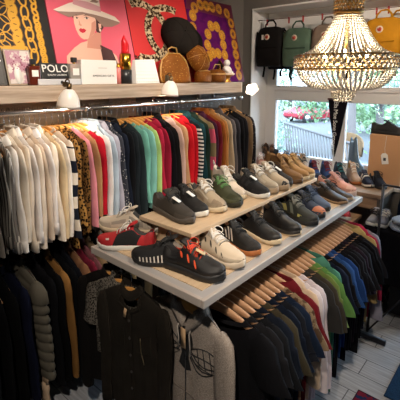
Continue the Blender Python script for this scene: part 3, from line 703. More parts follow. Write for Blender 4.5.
    for (nm, x, a, rx, ra, m_) in st.get('ovals', []):
        for s in (0, 1):
            q = MB(); c = []; kk = 14
            for i in range(kk):
                t = 2*PI*i/kk; aa = R(a+ra*1.35*math.sin(t)); xx = x+rx*.55*math.cos(t)-.028*math.sin(t)
                c.append(S(xx, aa if s == 0 else PI-aa, .0025))
            cc = sum(c, Vector())/kk
            q.add(c+[cc], [(i, (i+1) % kk, kk) for i in range(kk)]); q.build(nm, m_, root)
    if st.get('tag'):
        p = S(.62, PI*.5, .014)
        q = MB().box((0, 0, 0), (.04, .024, .0012), rot=Matrix.Rotation(R(25), 3, 'Z') @ Matrix.Rotation(R(28), 3, 'Y')); q.xf(Matrix.Translation(p+Vector((.006, -.012, 0)))); q.build('price_tag', PAPER if st['tag'] == 1 else mat('tag_kraft', C('d8b98a'), .8), root)['label'] = 'small paper price tag'
    if st.get('loop'):
        MB().tube([S(.01, PI/2, .0), S(.0, PI/2, .016)+Vector((-.006, 0, 0)), S(.0, PI/2, .024)+Vector((-.012, 0, 0)), S(.01, PI/2, .008)+Vector((-.014, 0, -.01))], .003, 6).build('heel_loop', lm, root)

def shoe(label, toe, z, yaw, st,  name='sneaker', cat='shoe', seed=0, group=None, tilt=0):
    L = st.get('L', .27); a = R(yaw)
    group = group or {1.19: 'shoes on the riser shelf', 1.05: 'shoes on the shoe board', .935: 'shoes by the window', 0: 'sneakers on the floor'}.get(z)
    root = thing(name, label, cat, (toe[0]-L*math.cos(a), toe[1]-L*math.sin(a), z), a, group)
    if tilt: root.rotation_euler = (R(tilt), 0, a)
    make_shoe(root, st, seed); return root
def cm(h, r=.75): return mat('shoe_'+h, C(h), r)
def lth(h, r=.45): return mat('leather_'+h, C(h), r)
RUB_B = mat('rubber_black', (.014, .014, .015), .55); GUM = mat('rubber_gum', C('a8673a'), .6); CREAMS = mat('rubber_cream', C('cdbb9c'), .6)
# --- top shelf, left to right
T = TZ
shoe('dark grey suede sneaker at the left end of the riser shelf', (1.155, 1.040), T, -98, dict(m=cm('3a352f'), sm=mat('rubber_grey', C('4c4640'), .7), p='low', tag=1, L=.27, pat=[('heel_patch', 0, .12, 5, 60, lth('2b2723'))]), seed=1)
shoe('black sneaker with pale sole and tag, second from left on the riser shelf', (1.252, 1.050), T, -101, dict(m=cm('1c1b1a'), sm=RUBBERW, p='low', tag=1, L=.27, pat=[('toe_cap', .84, .99, 10, 90, cm('242322'))]), seed=2)
shoe('beige chunky runner with looped laces, on the riser shelf beside the olive sneaker', (1.347, 1.025), T, -104, dict(m=cm('a8977f'), sm=CREAMS, p='runner', L=.27, lace=LACE_W, w=.9, pat=[('side_stripe', .25, .62, 12, 24, cm('8a7a66')), ('side_stripe', .3, .72, 34, 44, cm('c9bba5')), ('toe_cap', .82, .99, 8, 70, cm('8c7b66'))], flare=.005), seed=3)
shoe('olive green sneaker with green laces on the riser shelf', (1.455, 1.012), T, -105, dict(m=cm('3d3f2a'), sm=mat('rubber_olive', C('2b2b20'), .6), p='runner', L=.28, lace=mat('lace_green', C('5f8a52'), .8), w=.95, bulge=.6, pat=[('toe_cap', .8, .99, 5, 80, cm('32351f'))]), seed=4)
shoe('white high top sneaker standing behind the olive sneaker', (1.556, 1.060), T, -107, dict(m=cm('d9cbbb'), sm=CREAMS, p='high', L=.26, lace=LACE_W, tm=cm('cdbfae'), loop=1, pat=[('ankle_panel', .03, .3, 25, 48, cm('c6b6a3')), ('toe_cap', .82, .99, 5, 85, cm('cabba8'))]), 'high_top_sneaker', seed=5)
shoe('black knit sneaker with white sole and tag right of the white high top', (1.660, 0.985), T, -104, dict(m=cm('17171a'), sm=RUBBERW, p='runner', L=.27, tag=1, w=.9, pat=[('side_stripe', .35, .42, 15, 60, cm('2d2d30'), .1), ('side_stripe', .48, .55, 15, 60, cm('2d2d30'), .1)]), seed=6)
shoe('sand beige chunky sneaker with grey mesh, left one of the beige pair', (1.757, 0.990), T, -105, dict(m=cm('a79a86'), sm=mat('rubber_sand', C('a38d72'), .6), p='runner', L=.28, w=.88, lace=LACE_W, sole=(.034, .026), wave=.001, pat=[('side_panel', .15, .6, 8, 26, cm('8b7d6b')), ('side_panel', .5, .8, 34, 56, cm('beb29f'))]), seed=7)
shoe('sand beige chunky sneaker with black toe bumper, right one of the beige pair', (1.850, 0.975), T, -105, dict(m=cm('b0a18b'), sm=mat('rubber_sand', C('a38d72'), .6), p='runner', L=.29, w=.88, lace=LACE_W, sole=(.034, .026), wave=.001, pat=[('side_panel', .15, .6, 8, 26, cm('907f69')), ('toe_bumper', .93, 1.0, 0, 60, RUB_B)]), seed=8)
shoe('black sneaker with big paper tag between the beige pair and brown boots', (1.945, 1.005), T, -104, dict(m=cm('1d1a18'), sm=RUB_B, p='low', L=.26, tag=1), seed=9)
shoe('brown suede lace-up boot on the riser shelf, left of the tan pair', (2.030, 0.985), T, -104, dict(m=cm('6f5130'), sm=mat('rubber_brown', C('5a432b'), .6), p='boot', L=.28, w=.92, h=.92, lace=mat('lace_brown', C('8b6a42'), .8), lx=.6, nl=6, lining=cm('a5825a'), pat=[('heel_patch', 0, .2, 5, 40, cm('5c4226'))]), 'boot', 'boot', seed=10)
shoe('tan suede chukka boot beside the brown boot on the riser shelf', (2.112, 0.985), T, -105, dict(m=cm('957248'), sm=CREAMS, p='chukka', L=.27, w=.86, lace=mat('lace_tan', C('b99867'), .8), lx=.55, nl=4, lining=cm('c2a57c')), 'chukka_boot', 'boot', seed=11)
shoe('pale tan suede chukka boot at the right end of the riser shelf', (2.190, 0.985), T, -105, dict(m=cm('a6855b'), sm=CREAMS, p='chukka', L=.27, w=.84, lace=mat('lace_tan', C('b99867'), .8), lx=.55, nl=4, lining=cm('c2a57c')), 'chukka_boot', 'boot', seed=12)
# --- board, left to right
B = BZ; CR = cm('b3282c'); BK = cm('161617'); BKL = lth('141416'); WHT = cm('d5cdc2')
shoe('off white runner lying behind the red sneaker on the shoe board', (1.02, 1.515), B+.045, 114, dict(m=cm('c2b39f'), sm=CREAMS, p='runner', L=.28, lace=LACE_W, pat=[('side_panel', .1, .4, 10, 40, cm('8c8378')), ('side_stripe', .45, .7, 15, 30, cm('9c9184')), ('heel_patch', 0, .1, 5, 60, cm('8c8378'))]), seed=20)
shoe('red and black running sneaker with white sole, leftmost on the shoe board', (.952, 1.435), B, 122, dict(m=CR, sm=RUBBERW, p='runner', L=.265, w=.9, lace=LACE_W, pat=[('side_panel', .28, .68, 2, 55, BK, -.08), ('heel_patch', 0, .1, 5, 60, lth('8e1c22')), ('emblem', .74, .80, 30, 42, WHT, .01, .0026)], loop=1), seed=21)
shoe('black sneaker with white sawtooth sole beside the red sneaker', (.965, 1.21), B, 118, dict(m=BK, sm=RUB_B, p='runner', L=.28, w=.95, lining=cm('7d746a'), loop=1, pat=[('sole_tooth', .42+.055*i, .44+.055*i, -2, 16, WHT, .012, .003) for i in range(8)]+[('side_panel', .12, .2, 30, 42, cm('9a9187'), .05)]), seed=22)
shoe('black sneaker with orange laces and oval vents at the near corner of the board', (1.072, .81), B, -81, dict(m=lth('1b1919', .6), sm=RUB_B, p='runner', L=.27, w=.95, bulge=.8, lace=mat('lace_orange', C('d6482c'), .8), lx=.66, nl=6, tag=2, flare=.005, wave=.001, sole=(.030, .026), lining=cm('b5402a'),
     ovals=[('side_vent', .36, 34, .035, 9, mat('vent_orange', C('d8532f'), .7)), ('side_vent', .49, 30, .035, 9, mat('vent_orange', C('d8532f'), .7)), ('side_vent', .62, 27, .035, 9, mat('vent_orange', C('d8532f'), .7))], pat=[('side_rib', .03, .3, 6, 14, RUB_B), ('side_rib', .03, .3, 22, 30, RUB_B), ('side_rib', .03, .28, 38, 46, RUB_B)]), seed=23)
shoe('cream sneaker with dark oval vents beside the orange laced sneaker', (1.195, .81), B, -95, dict(m=cm('cdbca4'), sm=cm('cbbba5'), p='runner', L=.285, w=1.0, bulge=.7, lace=LACE_W, lx=.64, nl=6, flare=.005, sole=(.030, .025), loop=1, lining=cm('a98f76'),
     ovals=[('side_vent', .36, 36, .035, 8, cm('4a423a')), ('side_vent', .49, 32, .035, 8, cm('4a423a')), ('side_vent', .62, 28, .033, 8, cm('4a423a')), ('side_vent', .74, 26, .028, 7, cm('4a423a'))]), seed=24)
shoe('black sneaker with three white side stripes and gum sole', (1.33, .82), B, -101, dict(m=lth('1a1918', .6), sm=GUM, p='low', L=.28, lace=LACE_B, h=1.05, pat=[('side_stripe', .36+.075*i, .395+.075*i, 8, 55, WHT, -.09) for i in range(3)]+[('toe_cap', .84, .99, 10, 90, cm('242120')), ('heel_patch', 0, .08, 10, 70, WHT)]), seed=25)
shoe('plain black sneaker with cream sole right of the three striped sneaker', (1.485, .81), B, -102, dict(m=lth('1b1a1a', .6), sm=CREAMS, p='low', L=.28, w=.92, pat=[('toe_cap', .82, .99, 8, 85, lth('201f1e', .5))]), seed=26)
shoe('black leather trainer with thin pale sole edge in the middle of the board', (1.64, .79), B, -102, dict(m=lth('141313', .5), sm=mat('rubber_dark', C('2a2826'), .6), om=CREAMS, p='runner', L=.29, w=.95, pat=[('toe_cap', .84, .99, 5, 85, lth('1b1a19', .5)), ('side_panel', .2, .5, 10, 35, lth('211f1e', .5))]), seed=27)
shoe('black and olive trail shoe with yellow marks on the board', (1.815, .785), B, -104, dict(m=cm('2a2c27'), sm=RUB_B, p='runner', L=.28, w=.95, lace=mat('lace_grey', C('7a7a72'), .8), pat=[('side_stripe', .3, .38, 10, 55, cm('8f8750'), -.1), ('side_stripe', .48, .56, 10, 55, cm('6c7066'), -.1), ('toe_cap', .86, 1, 3, 70, RUB_B), ('side_mark', .66, .76, 12, 28, cm('a39a58'))]), seed=28)
shoe('dark navy trainer with orange brown toe beside the trail shoe', (1.935, .80), B, -108, dict(m=cm('262d3d'), sm=RUB_B, p='low', L=.27, w=.9, pat=[('toe_cap', .80, .99, 3, 90, cm('b06f52')), ('side_panel', .3, .55, 10, 40, cm('3a4252'))]), seed=29)
shoe('slate blue perforated sneaker between the navy trainer and brown loafers', (2.055, .825), B, -112, dict(m=cm('46546a'), sm=mat('rubber_dark', C('2a2826'), .6), p='low', L=.27, w=.9, lace=mat('lace_blue', C('35425a'), .8), ovals=[('side_vent', .5+.06*i, 40, .01, 4, cm('27303f')) for i in range(4)]), seed=30)
shoe('dark brown leather shoe, left one of the brown pair near the board end', (2.255, .80), B, -106, dict(m=lth('2b2119', .4), sm=mat('rubber_tan', C('8d7358'), .6), p='dress', L=.29, w=.9, lx=.55, nl=3, sole=(.022, .012), lining=cm('55402c')), 'leather_shoe', seed=31)
shoe('dark brown leather shoe with pale welt, right one of the brown pair', (2.345, .80), B, -105, dict(m=lth('33271d', .4), sm=mat('rubber_pale', C('b8a48c'), .6), p='dress', L=.29, w=.9, lx=.55, nl=3, sole=(.022, .012), lining=cm('55402c')), 'leather_shoe', seed=32)
shoe('pink sneaker with pale sole at the right corner of the board', (2.44, .815), B, -100, dict(m=cm('d39a8c'), sm=cm('d8bfb4'), p='runner', L=.27, w=.9, lace=mat('lace_pink', C('d8aca0'), .8), sole=(.034, .03), pat=[('side_panel', .2, .55, 10, 40, cm('c98273')), ('toe_cap', .82, .99, 5, 80, cm('dcb3a8'))]), seed=33)
shoe('pink sneaker behind the other pink one at the board end', (2.435, 1.115), B, -104, dict(m=cm('d0866f'), sm=cm('d8bfb4'), p='runner', L=.27, w=.9, lace=mat('lace_pink', C('d8aca0'), .8), sole=(.034, .03), pat=[('side_panel', .2, .55, 10, 40, cm('c06a55'))]), seed=34)
# second row, standing under and behind the riser shelf
shoe('white striped sneaker standing under the right half of the riser shelf', (1.76, 1.135), B, -100, dict(m=lth('1c1f24', .6), sm=RUBBERW, p='low', L=.26, pat=[('side_stripe', .36+.09*i, .40+.09*i, 8, 55, WHT, -.09) for i in range(3)]), seed=35)
shoe('teal and white sneaker at the back of the board behind the trail shoe', (2.07, 1.14), B, -104, dict(m=cm('2f5f73'), sm=RUBBERW, p='runner', L=.27, pat=[('side_stripe', .35, .42, 8, 55, WHT, -.08), ('side_stripe', .5, .57, 8, 55, WHT, -.08)]), seed=36)
shoe('black trainer at the back of the board behind the brown leather shoes', (2.24, 1.12), B, -102, dict(m=cm('1b1b1d'), sm=RUB_B, p='runner', L=.27), seed=37)
# ------------------------------------------------------------------ wall shelf
SHZ = 1.757; SHF = 1.96
PINEW = wood('weathered_pine', (.31, .225, .16), (.60, .48, .37), 3, .6, 0, 22)
ws = thing('wall_shelf', 'long weathered wooden wall shelf carrying perfumes, bags and canvases', 'shelf', (.2, SHF, SHZ-.085))
MB().span((0, 0, .03), (2.585, .335, .085)).build('plank', PINEW, ws, False, bevel=.003)
MB().span((0, -.012, 0), (2.585, .0, .078)).build('front_board', PINEW, ws, False, bevel=.003)
MB().span((2.585, -.012, 0), (2.60, .335, .085)).build('end_board', mat('shelf_end', (.62, .57, .5), .6), ws, False, bevel=.003)
for x in (.5, 1.45, 2.4):
    MB().span((x, .02, .0), (x+.03, .335, .03)).span((x, .305, -.12), (x+.03, .335, 0)).build('bracket', PINEW, ws, False, bevel=.003)

# ------------------------------------------------------------------ canvases leaning on the wall
TILT = math.atan2(.17, .70)
def canvas(name, label, x0, x1, h, side, base, zoff=0.):
    t = thing(name, label, 'picture', (0, 2.10+zoff, SHZ+.001), rot=(PI/2-TILT, 0, 0))
    MB().span((x0, 0, -.022), (x1, h, 0)).build('canvas', [side], t, False, bevel=.002)
    MB().span((x0+.001, .001, -.0005), (x1-.001, h-.001, .0006)).build('painted_ground', base, t, False)
    return t
def art(t, name, pts, m, lay=1):
    MB().poly(pts, .0004).xf(Matrix.Translation((0, 0, .0006+.0005*lay))).build(name, m, t, False)
def el2(cx, cy, a, b, n=22, rot=0):
    return [(cx+a*math.cos(q)*math.cos(rot)-b*math.sin(q)*math.sin(rot), cy+a*math.cos(q)*math.sin(rot)+b*math.sin(q)*math.cos(rot)) for q in [2*PI*i/n for i in range(n)]]
def ring2(mb, cx, cy, a, b, wd, rot=0, n=26, h=.0008, z=.0008, a0=0, a1=2*PI):
    full = abs(a1-a0) > 6.2; k = n if full else n+1; vs = []
    for i in range(k):
        q = a0+(a1-a0)*i/n
        for (da, zz) in ((wd/2, z), (0, z+h), (-wd/2, z)):
            u, v = (a+da)*math.cos(q), (b+da)*math.sin(q)
            vs.append((cx+u*math.cos(rot)-v*math.sin(rot), cy+u*math.sin(rot)+v*math.cos(rot), zz))
    fs = []
    for i in range(n):
        j = (i+1) % k
        fs += [(3*i, 3*i+1, 3*j+1, 3*j), (3*i+1, 3*i+2, 3*j+2, 3*j+1)]
    mb.add(vs, fs)
GOLDP = mat('print_gold', C('d9a02c'), .55); GOLDD = mat('print_gold_dark', C('7c5010'), .6); BLKP = mat('print_black', C('1a1512'), .6)
ch = canvas('chain_canvas', 'black canvas printed with golden chains, leftmost on the shelf', .62, 1.195, .71, BLKP, BLKP)
def chainrow(mb, mbd, pts, n, a, b, wd, twist=.5):
    for i in range(n):
        f = i/(n-1); k = f*(len(pts)-1); j = min(int(k), len(pts)-2); g = k-j
        x = pts[j][0]+(pts[j+1][0]-pts[j][0])*g; y = pts[j][1]+(pts[j+1][1]-pts[j][1])*g
        dr = math.atan2(pts[j+1][1]-pts[j][1], pts[j+1][0]-pts[j][0])+(twist if i % 2 else -twist)*.5
        ring2(mbd, x, y, a, b, wd*1.7, dr, z=.0006); ring2(mb, x, y, a, b, wd, dr, z=.0012)
g1, g2 = MB(), MB()
chainrow(g1, g2, [(.985, .70), (.995, .46), (1.002, .20)], 17, .027, .016, .016, 1.2)
chainrow(g1, g2, [(1.055, .70), (1.064, .40), (1.075, .16)], 9, .038, .020, .009, .3)
chainrow(g1, g2, [(1.12, .70), (1.125, .36), (1.13, .12)], 22, .020, .012, .010, .9)
chainrow(g1, g2, [(.94, .70), (.945, .42), (.955, .26)], 8, .033, .014, .005, 1.6)
chainrow(g1, g2, [(.89, .60), (.90, .3), (.93, .22)], 6, .026, .014, .005, 1.4)
chainrow(g1, g2, [(.66, .185), (.84, .185), (1.02, .192)], 16, .020, .012, .014, .8)
chainrow(g1, g2, [(.80, .70), (.80, .40), (.80, .2)], 12, .026, .016, .014, .6); chainrow(g1, g2, [(.70, .70), (.70, .40), (.70, .2)], 8, .038, .02, .009, .6)
g2.build('chain_shading', GOLDD, ch); g1.build('chain_print', GOLDP, ch)
PINK = mat('print_pink', C('dd5d70'), .6)
pk_ = canvas('portrait_canvas', 'pink canvas with a red lipped woman in a wide brimmed white hat', 1.2, 1.785, .71, mat('canvas_edge_pink', C('a43a48'), .7), PINK)
SKIN = mat('print_skin', C('e8b6a0'), .6); SKIN2 = mat('print_skin_shade', C('cf8f7c'), .6); HATW = mat('print_hat', C('e3d2c4'), .6); HATS = mat('print_hat_under', C('94786c'), .6); HAIR = mat('print_hair', C('4a3030'), .6); LIP = mat('print_lip', C('c02238'), .6)
art(pk_, 'shoulders', [(1.26, .10), (1.271, .168), (1.332, .221), (1.383, .253), (1.44, .271), (1.522, .25), (1.59, .22), (1.634, .182), (1.65, .10)], SKIN, 1)
art(pk_, 'dress_strap', [(1.519, .25), (1.605, .218), (1.64, .10), (1.52, .10)], HAIR, 2)
art(pk_, 'neck', [(1.416, .300), (1.432, .265), (1.420, .225), (1.526, .220), (1.545, .342), (1.491, .319)], SKIN2, 2)
art(pk_, 'hair', [(1.35, .42), (1.362, .40), (1.50, .40), (1.512, .33), (1.536, .325), (1.569, .362), (1.591, .419), (1.552, .44), (1.519, .44)], HAIR, 2)
art(pk_, 'face', [(1.363, .406), (1.361, .37), (1.366, .332), (1.377, .301), (1.390, .284), (1.408, .275), (1.435, .28), (1.485, .312), (1.512, .35), (1.522, .407), (1.515, .43), (1.442, .437), (1.37, .425)], SKIN, 3)
art(pk_, 'cheek_shade', [(1.485, .385), (1.518, .405), (1.512, .353), (1.484, .313), (1.444, .286), (1.475, .345)], SKIN2, 4)
art(pk_, 'ear', [(1.535, .387), (1.556, .386), (1.552, .360), (1.534, .352)], SKIN, 4)
art(pk_, 'earring', el2(1.540, .345, .008, .010), HATW, 5)
for e_ in ([(1.371, .404), (1.384, .411), (1.399, .405), (1.386, .400)], [(1.436, .410), (1.456, .419), (1.476, .413), (1.456, .404)]): art(pk_, 'eye', e_, HATW, 4)
for e_ in (el2(1.386, .4055, .0055, .0055), el2(1.456, .4115, .0065, .0065)): art(pk_, 'iris', e_, HAIR, 5)
for e_ in ([(1.369, .406), (1.384, .4135), (1.401, .406), (1.384, .4105)], [(1.432, .411), (1.455, .422), (1.481, .413), (1.455, .418)]): art(pk_, 'eyelid', e_, HAIR, 5)
for e_ in ([(1.369, .418), (1.386, .426), (1.401, .423), (1.385, .421)], [(1.432, .425), (1.46, .437), (1.486, .430), (1.46, .430)]): art(pk_, 'eyebrow', e_, HAIR, 5)
art(pk_, 'nose', [(1.397, .400), (1.404, .372), (1.414, .364), (1.402, .358), (1.388, .364), (1.394, .372)], SKIN2, 4)
art(pk_, 'mouth', [(1.384, .334), (1.400, .345), (1.409, .341), (1.420, .344), (1.437, .336), (1.425, .322), (1.408, .315), (1.392, .321)], LIP, 4)
art(pk_, 'hat_underside', [(1.243, .436), (1.286, .418), (1.332, .404), (1.359, .413), (1.441, .434), (1.519, .420), (1.571, .368), (1.639, .375), (1.699, .4), (1.712, .414), (1.608, .445), (1.525, .46), (1.431, .46), (1.339, .45)], HATS, 5)
art(pk_, 'hat_brim', [(1.238, .438), (1.296, .466), (1.35, .492), (1.39, .505), (1.565, .474), (1.677, .446), (1.714, .412), (1.606, .430), (1.524, .441), (1.431, .448), (1.338, .437), (1.265, .432)], HATW, 6)
art(pk_, 'hat_crown', [(1.373, .491), (1.40, .56), (1.41, .62), (1.45, .65), (1.54, .645), (1.572, .61), (1.575, .55), (1.568, .462), (1.476, .470)], HATW, 7)
art(pk_, 'hat_band', [(1.373, .489), (1.385, .522), (1.485, .517), (1.572, .498), (1.570, .462), (1.462, .472)], mat('print_band', C('c9949a'), .6), 8)
art(pk_, 'hat_fold', [(1.50, .52), (1.53, .545), (1.57, .53), (1.55, .52)], HATS, 9)
rd = canvas('red_canvas', 'red canvas with two interlocked floral letter C shapes', 1.79, 2.405, .71, mat('canvas_edge_dark', C('2a1416'), .7), mat('print_red', C('c92a2c'), .6))
FLO = cloth('print_floral', C('cbb795'), 'mottle', C('3b2a1c'), 42)
for nm, cx, a0, a1 in (('letter_shape', 1.915, R(-112), R(112)), ('letter_shape', 2.185, R(66), R(294))):
    q = MB(); vs = []; k = 40
    for i in range(k+1):
        t = a0+(a1-a0)*i/k; c_, s_ = math.cos(t), math.sin(t)
        for r_ in (.198, .262): vs += [(cx+r_*c_, .372+r_*.86*s_, .0008+(.0005 if cx > 2 else 0)), (cx+r_*c_, .372+r_*.86*s_, .0022+(.0005 if cx > 2 else 0))]
    q.add(vs, [f for i in range(k) for f in ((4*i+1, 4*i+3, 4*i+7, 4*i+5), (4*i, 4*i+1, 4*i+5, 4*i+4), (4*i+2, 4*i+6, 4*i+7, 4*i+3))]); q.build(nm, FLO, rd, False)
pu = canvas('purple_canvas', 'purple canvas with rows of golden coin medallions by the corner', 2.41, 3.05, .71, mat('canvas_edge_purple', C('3a1230'), .7), cloth('print_purple', C('5f1a5c'), 'mottle', C('521655'), 12))
MAGD = mat('print_maroon', C('5c1838'), .6)
for q in ([(2.41, .60), (2.44, .71), (3.05, .71), (3.05, .0), (2.95, 0), (2.96, .5), (2.93, .575)], ): art(pu, 'border', q, MAGD, 0.4)
mo = [(2.48, .55), (2.52, .62), (2.60, .655), (2.68, .655), (2.755, .655), (2.85, .650), (2.96, .625), (3.0, .54), (3.0, .44), (2.995, .34), (2.99, .25), (2.985, .15), (2.98, .06), (2.455, .45), (2.455, .35), (2.455, .25), (2.46, .15)]
mi_ = [(2.60, .22), (2.605, .315), (2.635, .41), (2.695, .485), (2.775, .485), (2.83, .415), (2.825, .33), (2.82, .24), (2.66, .25), (2.73, .25)]
MEDR = mat('print_medal', C('b9782a'), .55)
for (x, y) in mo+mi_:
    gb = MB(); ring2(gb, 0, 0, .034, .036, .022, z=.0012); q = gb.build('medallion', MEDR, pu, loc=(x, y, 0))
    ga = MB(); ga.poly(el2(0, 0, .016, .017, 14), .0012)
    for k in range(12): t_ = 2*PI*k/12; ga.add([(.016*math.cos(t_-.2), .017*math.sin(t_-.2), .0012), (.016*math.cos(t_+.2), .017*math.sin(t_+.2), .0012), (.040*math.cos(t_+.06), .042*math.sin(t_+.06), .0023), (.040*math.cos(t_-.06), .042*math.sin(t_-.06), .0023)], [(0, 1, 2, 3)])
    ga.build('relief', GOLDP, q)

# ------------------------------------------------------------------ things on the wall shelf
def text_mesh(s, size, depth=.0006, spacing=1.0, bold=0):
    cu = bpy.data.curves.new('writing', 'FONT'); cu.body = s; cu.size = size; cu.extrude = depth; cu.align_x = 'CENTER'; cu.align_y = 'CENTER'; cu.space_character = spacing; cu.offset = bold
    cu.resolution_u = 3
    o = bpy.data.objects.new('writing', cu); COL.objects.link(o); dg = bpy.context.evaluated_depsgraph_get(); dg.update()
    me = bpy.data.meshes.new_from_object(o.evaluated_get(dg)); COL.objects.unlink(o); bpy.data.objects.remove(o); return me
def writing(s, size, m, parent, loc, rot, name='lettering', **k):
    me = text_mesh(s, size, **k); me.materials.clear(); me.materials.append(m)
    o = bpy.data.objects.new(name, me); COL.objects.link(o); o.parent = parent; o.location = loc; o.rotation_euler = rot; return o
FR = (PI/2, 0, 0)      # lettering that faces -y
WHITECARD = mat('white_card', (.86, .83, .79), .5); BLKCARD = mat('black_card', (.02, .02, .022), .35)
def tilted(name, label, cat, x, y, z, tilt, rz=0):
    return thing(name, label, cat, (x, y, z), rot=(-tilt, 0, rz))
a = tilted('picture_frame', 'dark framed photograph cut by the left edge of the picture', 'picture', .79, 2.02, SHZ+.001, R(14))
MB().span((-.09, -.006, 0), (.075, .008, .19)).build('frame', mat('frame_dark', (.06, .055, .05), .4), a, False, bevel=.002); MB().span((-.075, -.0075, .012), (.06, -.006, .178)).build('photo', mat('photo_grey', (.10, .095, .09), .3), a, False); MB().span((-.075, -.0085, .12), (.06, -.0074, .128)).build('title_bar', PAPER, a, False)
a = tilted('picture_frame', 'pale floral print in a thin beige frame beside the dark photograph', 'picture', .935, 2.01, SHZ+.001, R(15))
MB().span((-.068, -.007, 0), (.068, .008, .185)).build('frame', mat('frame_beige', C('a3927d'), .5), a, False, bevel=.002)
MB().span((-.060, -.0085, .008), (.060, -.007, .177)).build('print', cloth('floral_print', C('ddd3cd'), 'mottle', C('b58a98'), 26), a, False)
fl = MB()
for i in range(34):
    r_ = rnd; x, z = r_.uniform(-.045, .05), r_.uniform(.075, .15); fl.octa((x, -.0088, z), r_.uniform(.002, .0045))
fl.build('blossom', mat('blossom', C('a35c74'), .7), a); MB().poly(el2(-.015, .05, .02, .045), .0004).xf(Matrix.Translation((0, -.0086, 0)) @ Matrix.Rotation(PI/2, 4, 'X')).build('white_figure', PAPER, a)
MB().poly(el2(.035, .03, .010, .014), .0004).xf(Matrix.Translation((0, -.0086, 0)) @ Matrix.Rotation(PI/2, 4, 'X')).build('blue_mark', mat('ink_blue', C('2c3358'), .7), a)
def perfume(label, x, y, w_, d_, h, gl, cap, liquid=None, rz=0):
    t = thing('perfume_bottle', label, 'perfume', (x, y, SHZ+.001), rz)
    MB().box((0, 0, h/2), (w_, d_, h)).build('bottle', gl, t, False, bevel=.006)
    if liquid: MB().box((0, 0, h*.22), (w_*.9, d_*.8, h*.38)).build('perfume', liquid, t, False, bevel=.003)
    MB().lathe([(.008, h), (.008, h+.008)], 12).build('neck', mat('gold_neck', C('c19a48'), .3, 1), t)
    MB().box((0, 0, h+.021), (w_*.45, d_*.6, .028)).build('cap', cap, t, False, bevel=.003)
    MB().span((-w_*.28, -d_/2-.0012, h*.45), (w_*.28, -d_/2-.0002, h*.78)).build('label', PAPER, t, False)
    return t
perfume('dark amber perfume bottle with black cap left of the black lettered box', .99, 1.995, .062, .035, .098, mat('amber_dark', C('5c2a20'), .15), BLKCARD)
perfume('clear perfume bottle with yellow liquid and black cap behind the white box', 1.232, 2.005, .07, .035, .115, mat('clear_bottle', (.75, .68, .6), .08, Transmission_Weight=.6), BLKCARD, mat('perfume_yellow', C('e0961c'), .2))
t = tilted('gift_box', 'black box lettered POLO in white, leaning on the pink canvas', 'box', 1.125, 2.015, SHZ+.033, R(16))
MB().span((-.085, -.012, 0), (.085, .012, .085)).build('carton', BLKCARD, t, False, bevel=.002)
writing('POLO', .058, PAPER, t, (0, -.0125, .052), FR, bold=.0006, spacing=1.05); writing('RALPH LAUREN', .014, PAPER, t, (.004, -.0125, .018), FR, spacing=1.15)
t = tilted('tray', 'low silver grey box lying in front of the black lettered box', 'box', 1.13, 1.985, SHZ+.001, 0)
MB().span((-.13, -.014, 0), (.12, .012, .032)).build('body', mat('silver_card', (.62, .62, .64), .35), t, False, bevel=.003); MB().poly([(-.004, 0), (.008, 0), (.012, .014), (.002, .018), (-.006, .010)], .0006).xf(Matrix.Translation((.0, -.0142, .006)) @ Matrix.Rotation(PI/2, 4, 'X')).build('emblem', BLKCARD, t, False)
t = thing('gift_box', 'plain white box with a small black line of writing', 'box', (1.39, 2.02, SHZ+.001), R(-4))
MB().box((0, 0, .07), (.235, .07, .14)).build('carton', WHITECARD, t, False, bevel=.002)
writing('AMERICAN GIFTS', .0165, BLKCARD, t, (.025, -.0355, .048), FR, spacing=1.15); MB().span((-.01, -.036, .092), (.05, -.0352, .096)).build('slot', mat('slot_grey', (.6, .57, .53), .5), t, False)
t = thing('lipstick_ornament', 'oversized red lipstick ornament with gold collar and black base', 'ornament', (1.592, 2.0, SHZ+.001))
MB().lathe([(0, 0), (.028, 0), (.028, .056), (0, .056)], 28).build('base', BLKCARD, t); MB().lathe([(.024, .056), (.026, .058), (.026, .118), (.022, .12), (.018, .12)], 28).build('collar', mat('gold_metal', C('d9a441'), .2, 1), t)
lr = []
for i in range(9):
    f = i/8; z = .118+.075*f; r_ = .018*(1 if f < .6 else math.cos((f-.6)/.4*1.35))
    lr.append([(r_*math.cos(2*PI*k/20), r_*math.sin(2*PI*k/20), z-(.022*f*(1+math.cos(2*PI*k/20))/2)) for k in range(20)])
MB().loft(lr).build('lipstick', mat('lipstick_red', C('cf1f28'), .3), t)
t.scale = (1.35, 1.35, 1.55)
t = thing('perfume_tube', 'slim clear tube with pink liquid between white box and lipstick', 'perfume', (1.535, 2.0, SHZ+.001))
MB().lathe([(0, 0), (.015, 0), (.015, .095), (.008, .10), (0, .10)], 18).build('tube', mat('pink_glass', C('e88b86'), .15), t); MB().lathe([(.011, .10), (.011, .125), (0, .125)], 18).build('cap', mat('gold_metal', C('d9a441'), .2, 1), t)
t = thing('gift_bag', 'white card pouch dotted with small dark spots right of the lipstick', 'box', (1.76, 2.015, SHZ+.001), R(6))
MB().add([(-.115, -.035, 0), (.115, -.035, 0), (.115, .035, 0), (-.115, .035, 0), (-.098, -.012, .150), (.088, -.012, .160), (.088, .012, .160), (-.098, .012, .150)], [(0, 1, 5, 4), (1, 2, 6, 5), (2, 3, 7, 6), (3, 0, 4, 7), (4, 5, 6, 7), (3, 2, 1, 0)]).build('pouch', WHITECARD, t, False, bevel=.003)
d = MB()
for i in range(11):
    for j in range(7):
        f = j/6; x = (-.105+.021*i)*(1-.17*f)+(.008 if j % 2 else 0); d.octa((x-.004*f, -.0335+.0215*f, .012+.130*f), .003)
d.build('spots', mat('spot_dark', C('5c3a34'), .6), t)
t = thing('trinket', 'small dark brooch lying on the dotted white pouch', 'ornament', (1.70, 2.015, SHZ+.152))
br = MB(); br.lathe([(0, 0), (.016, 0), (.018, .006), (0, .012)], 12)
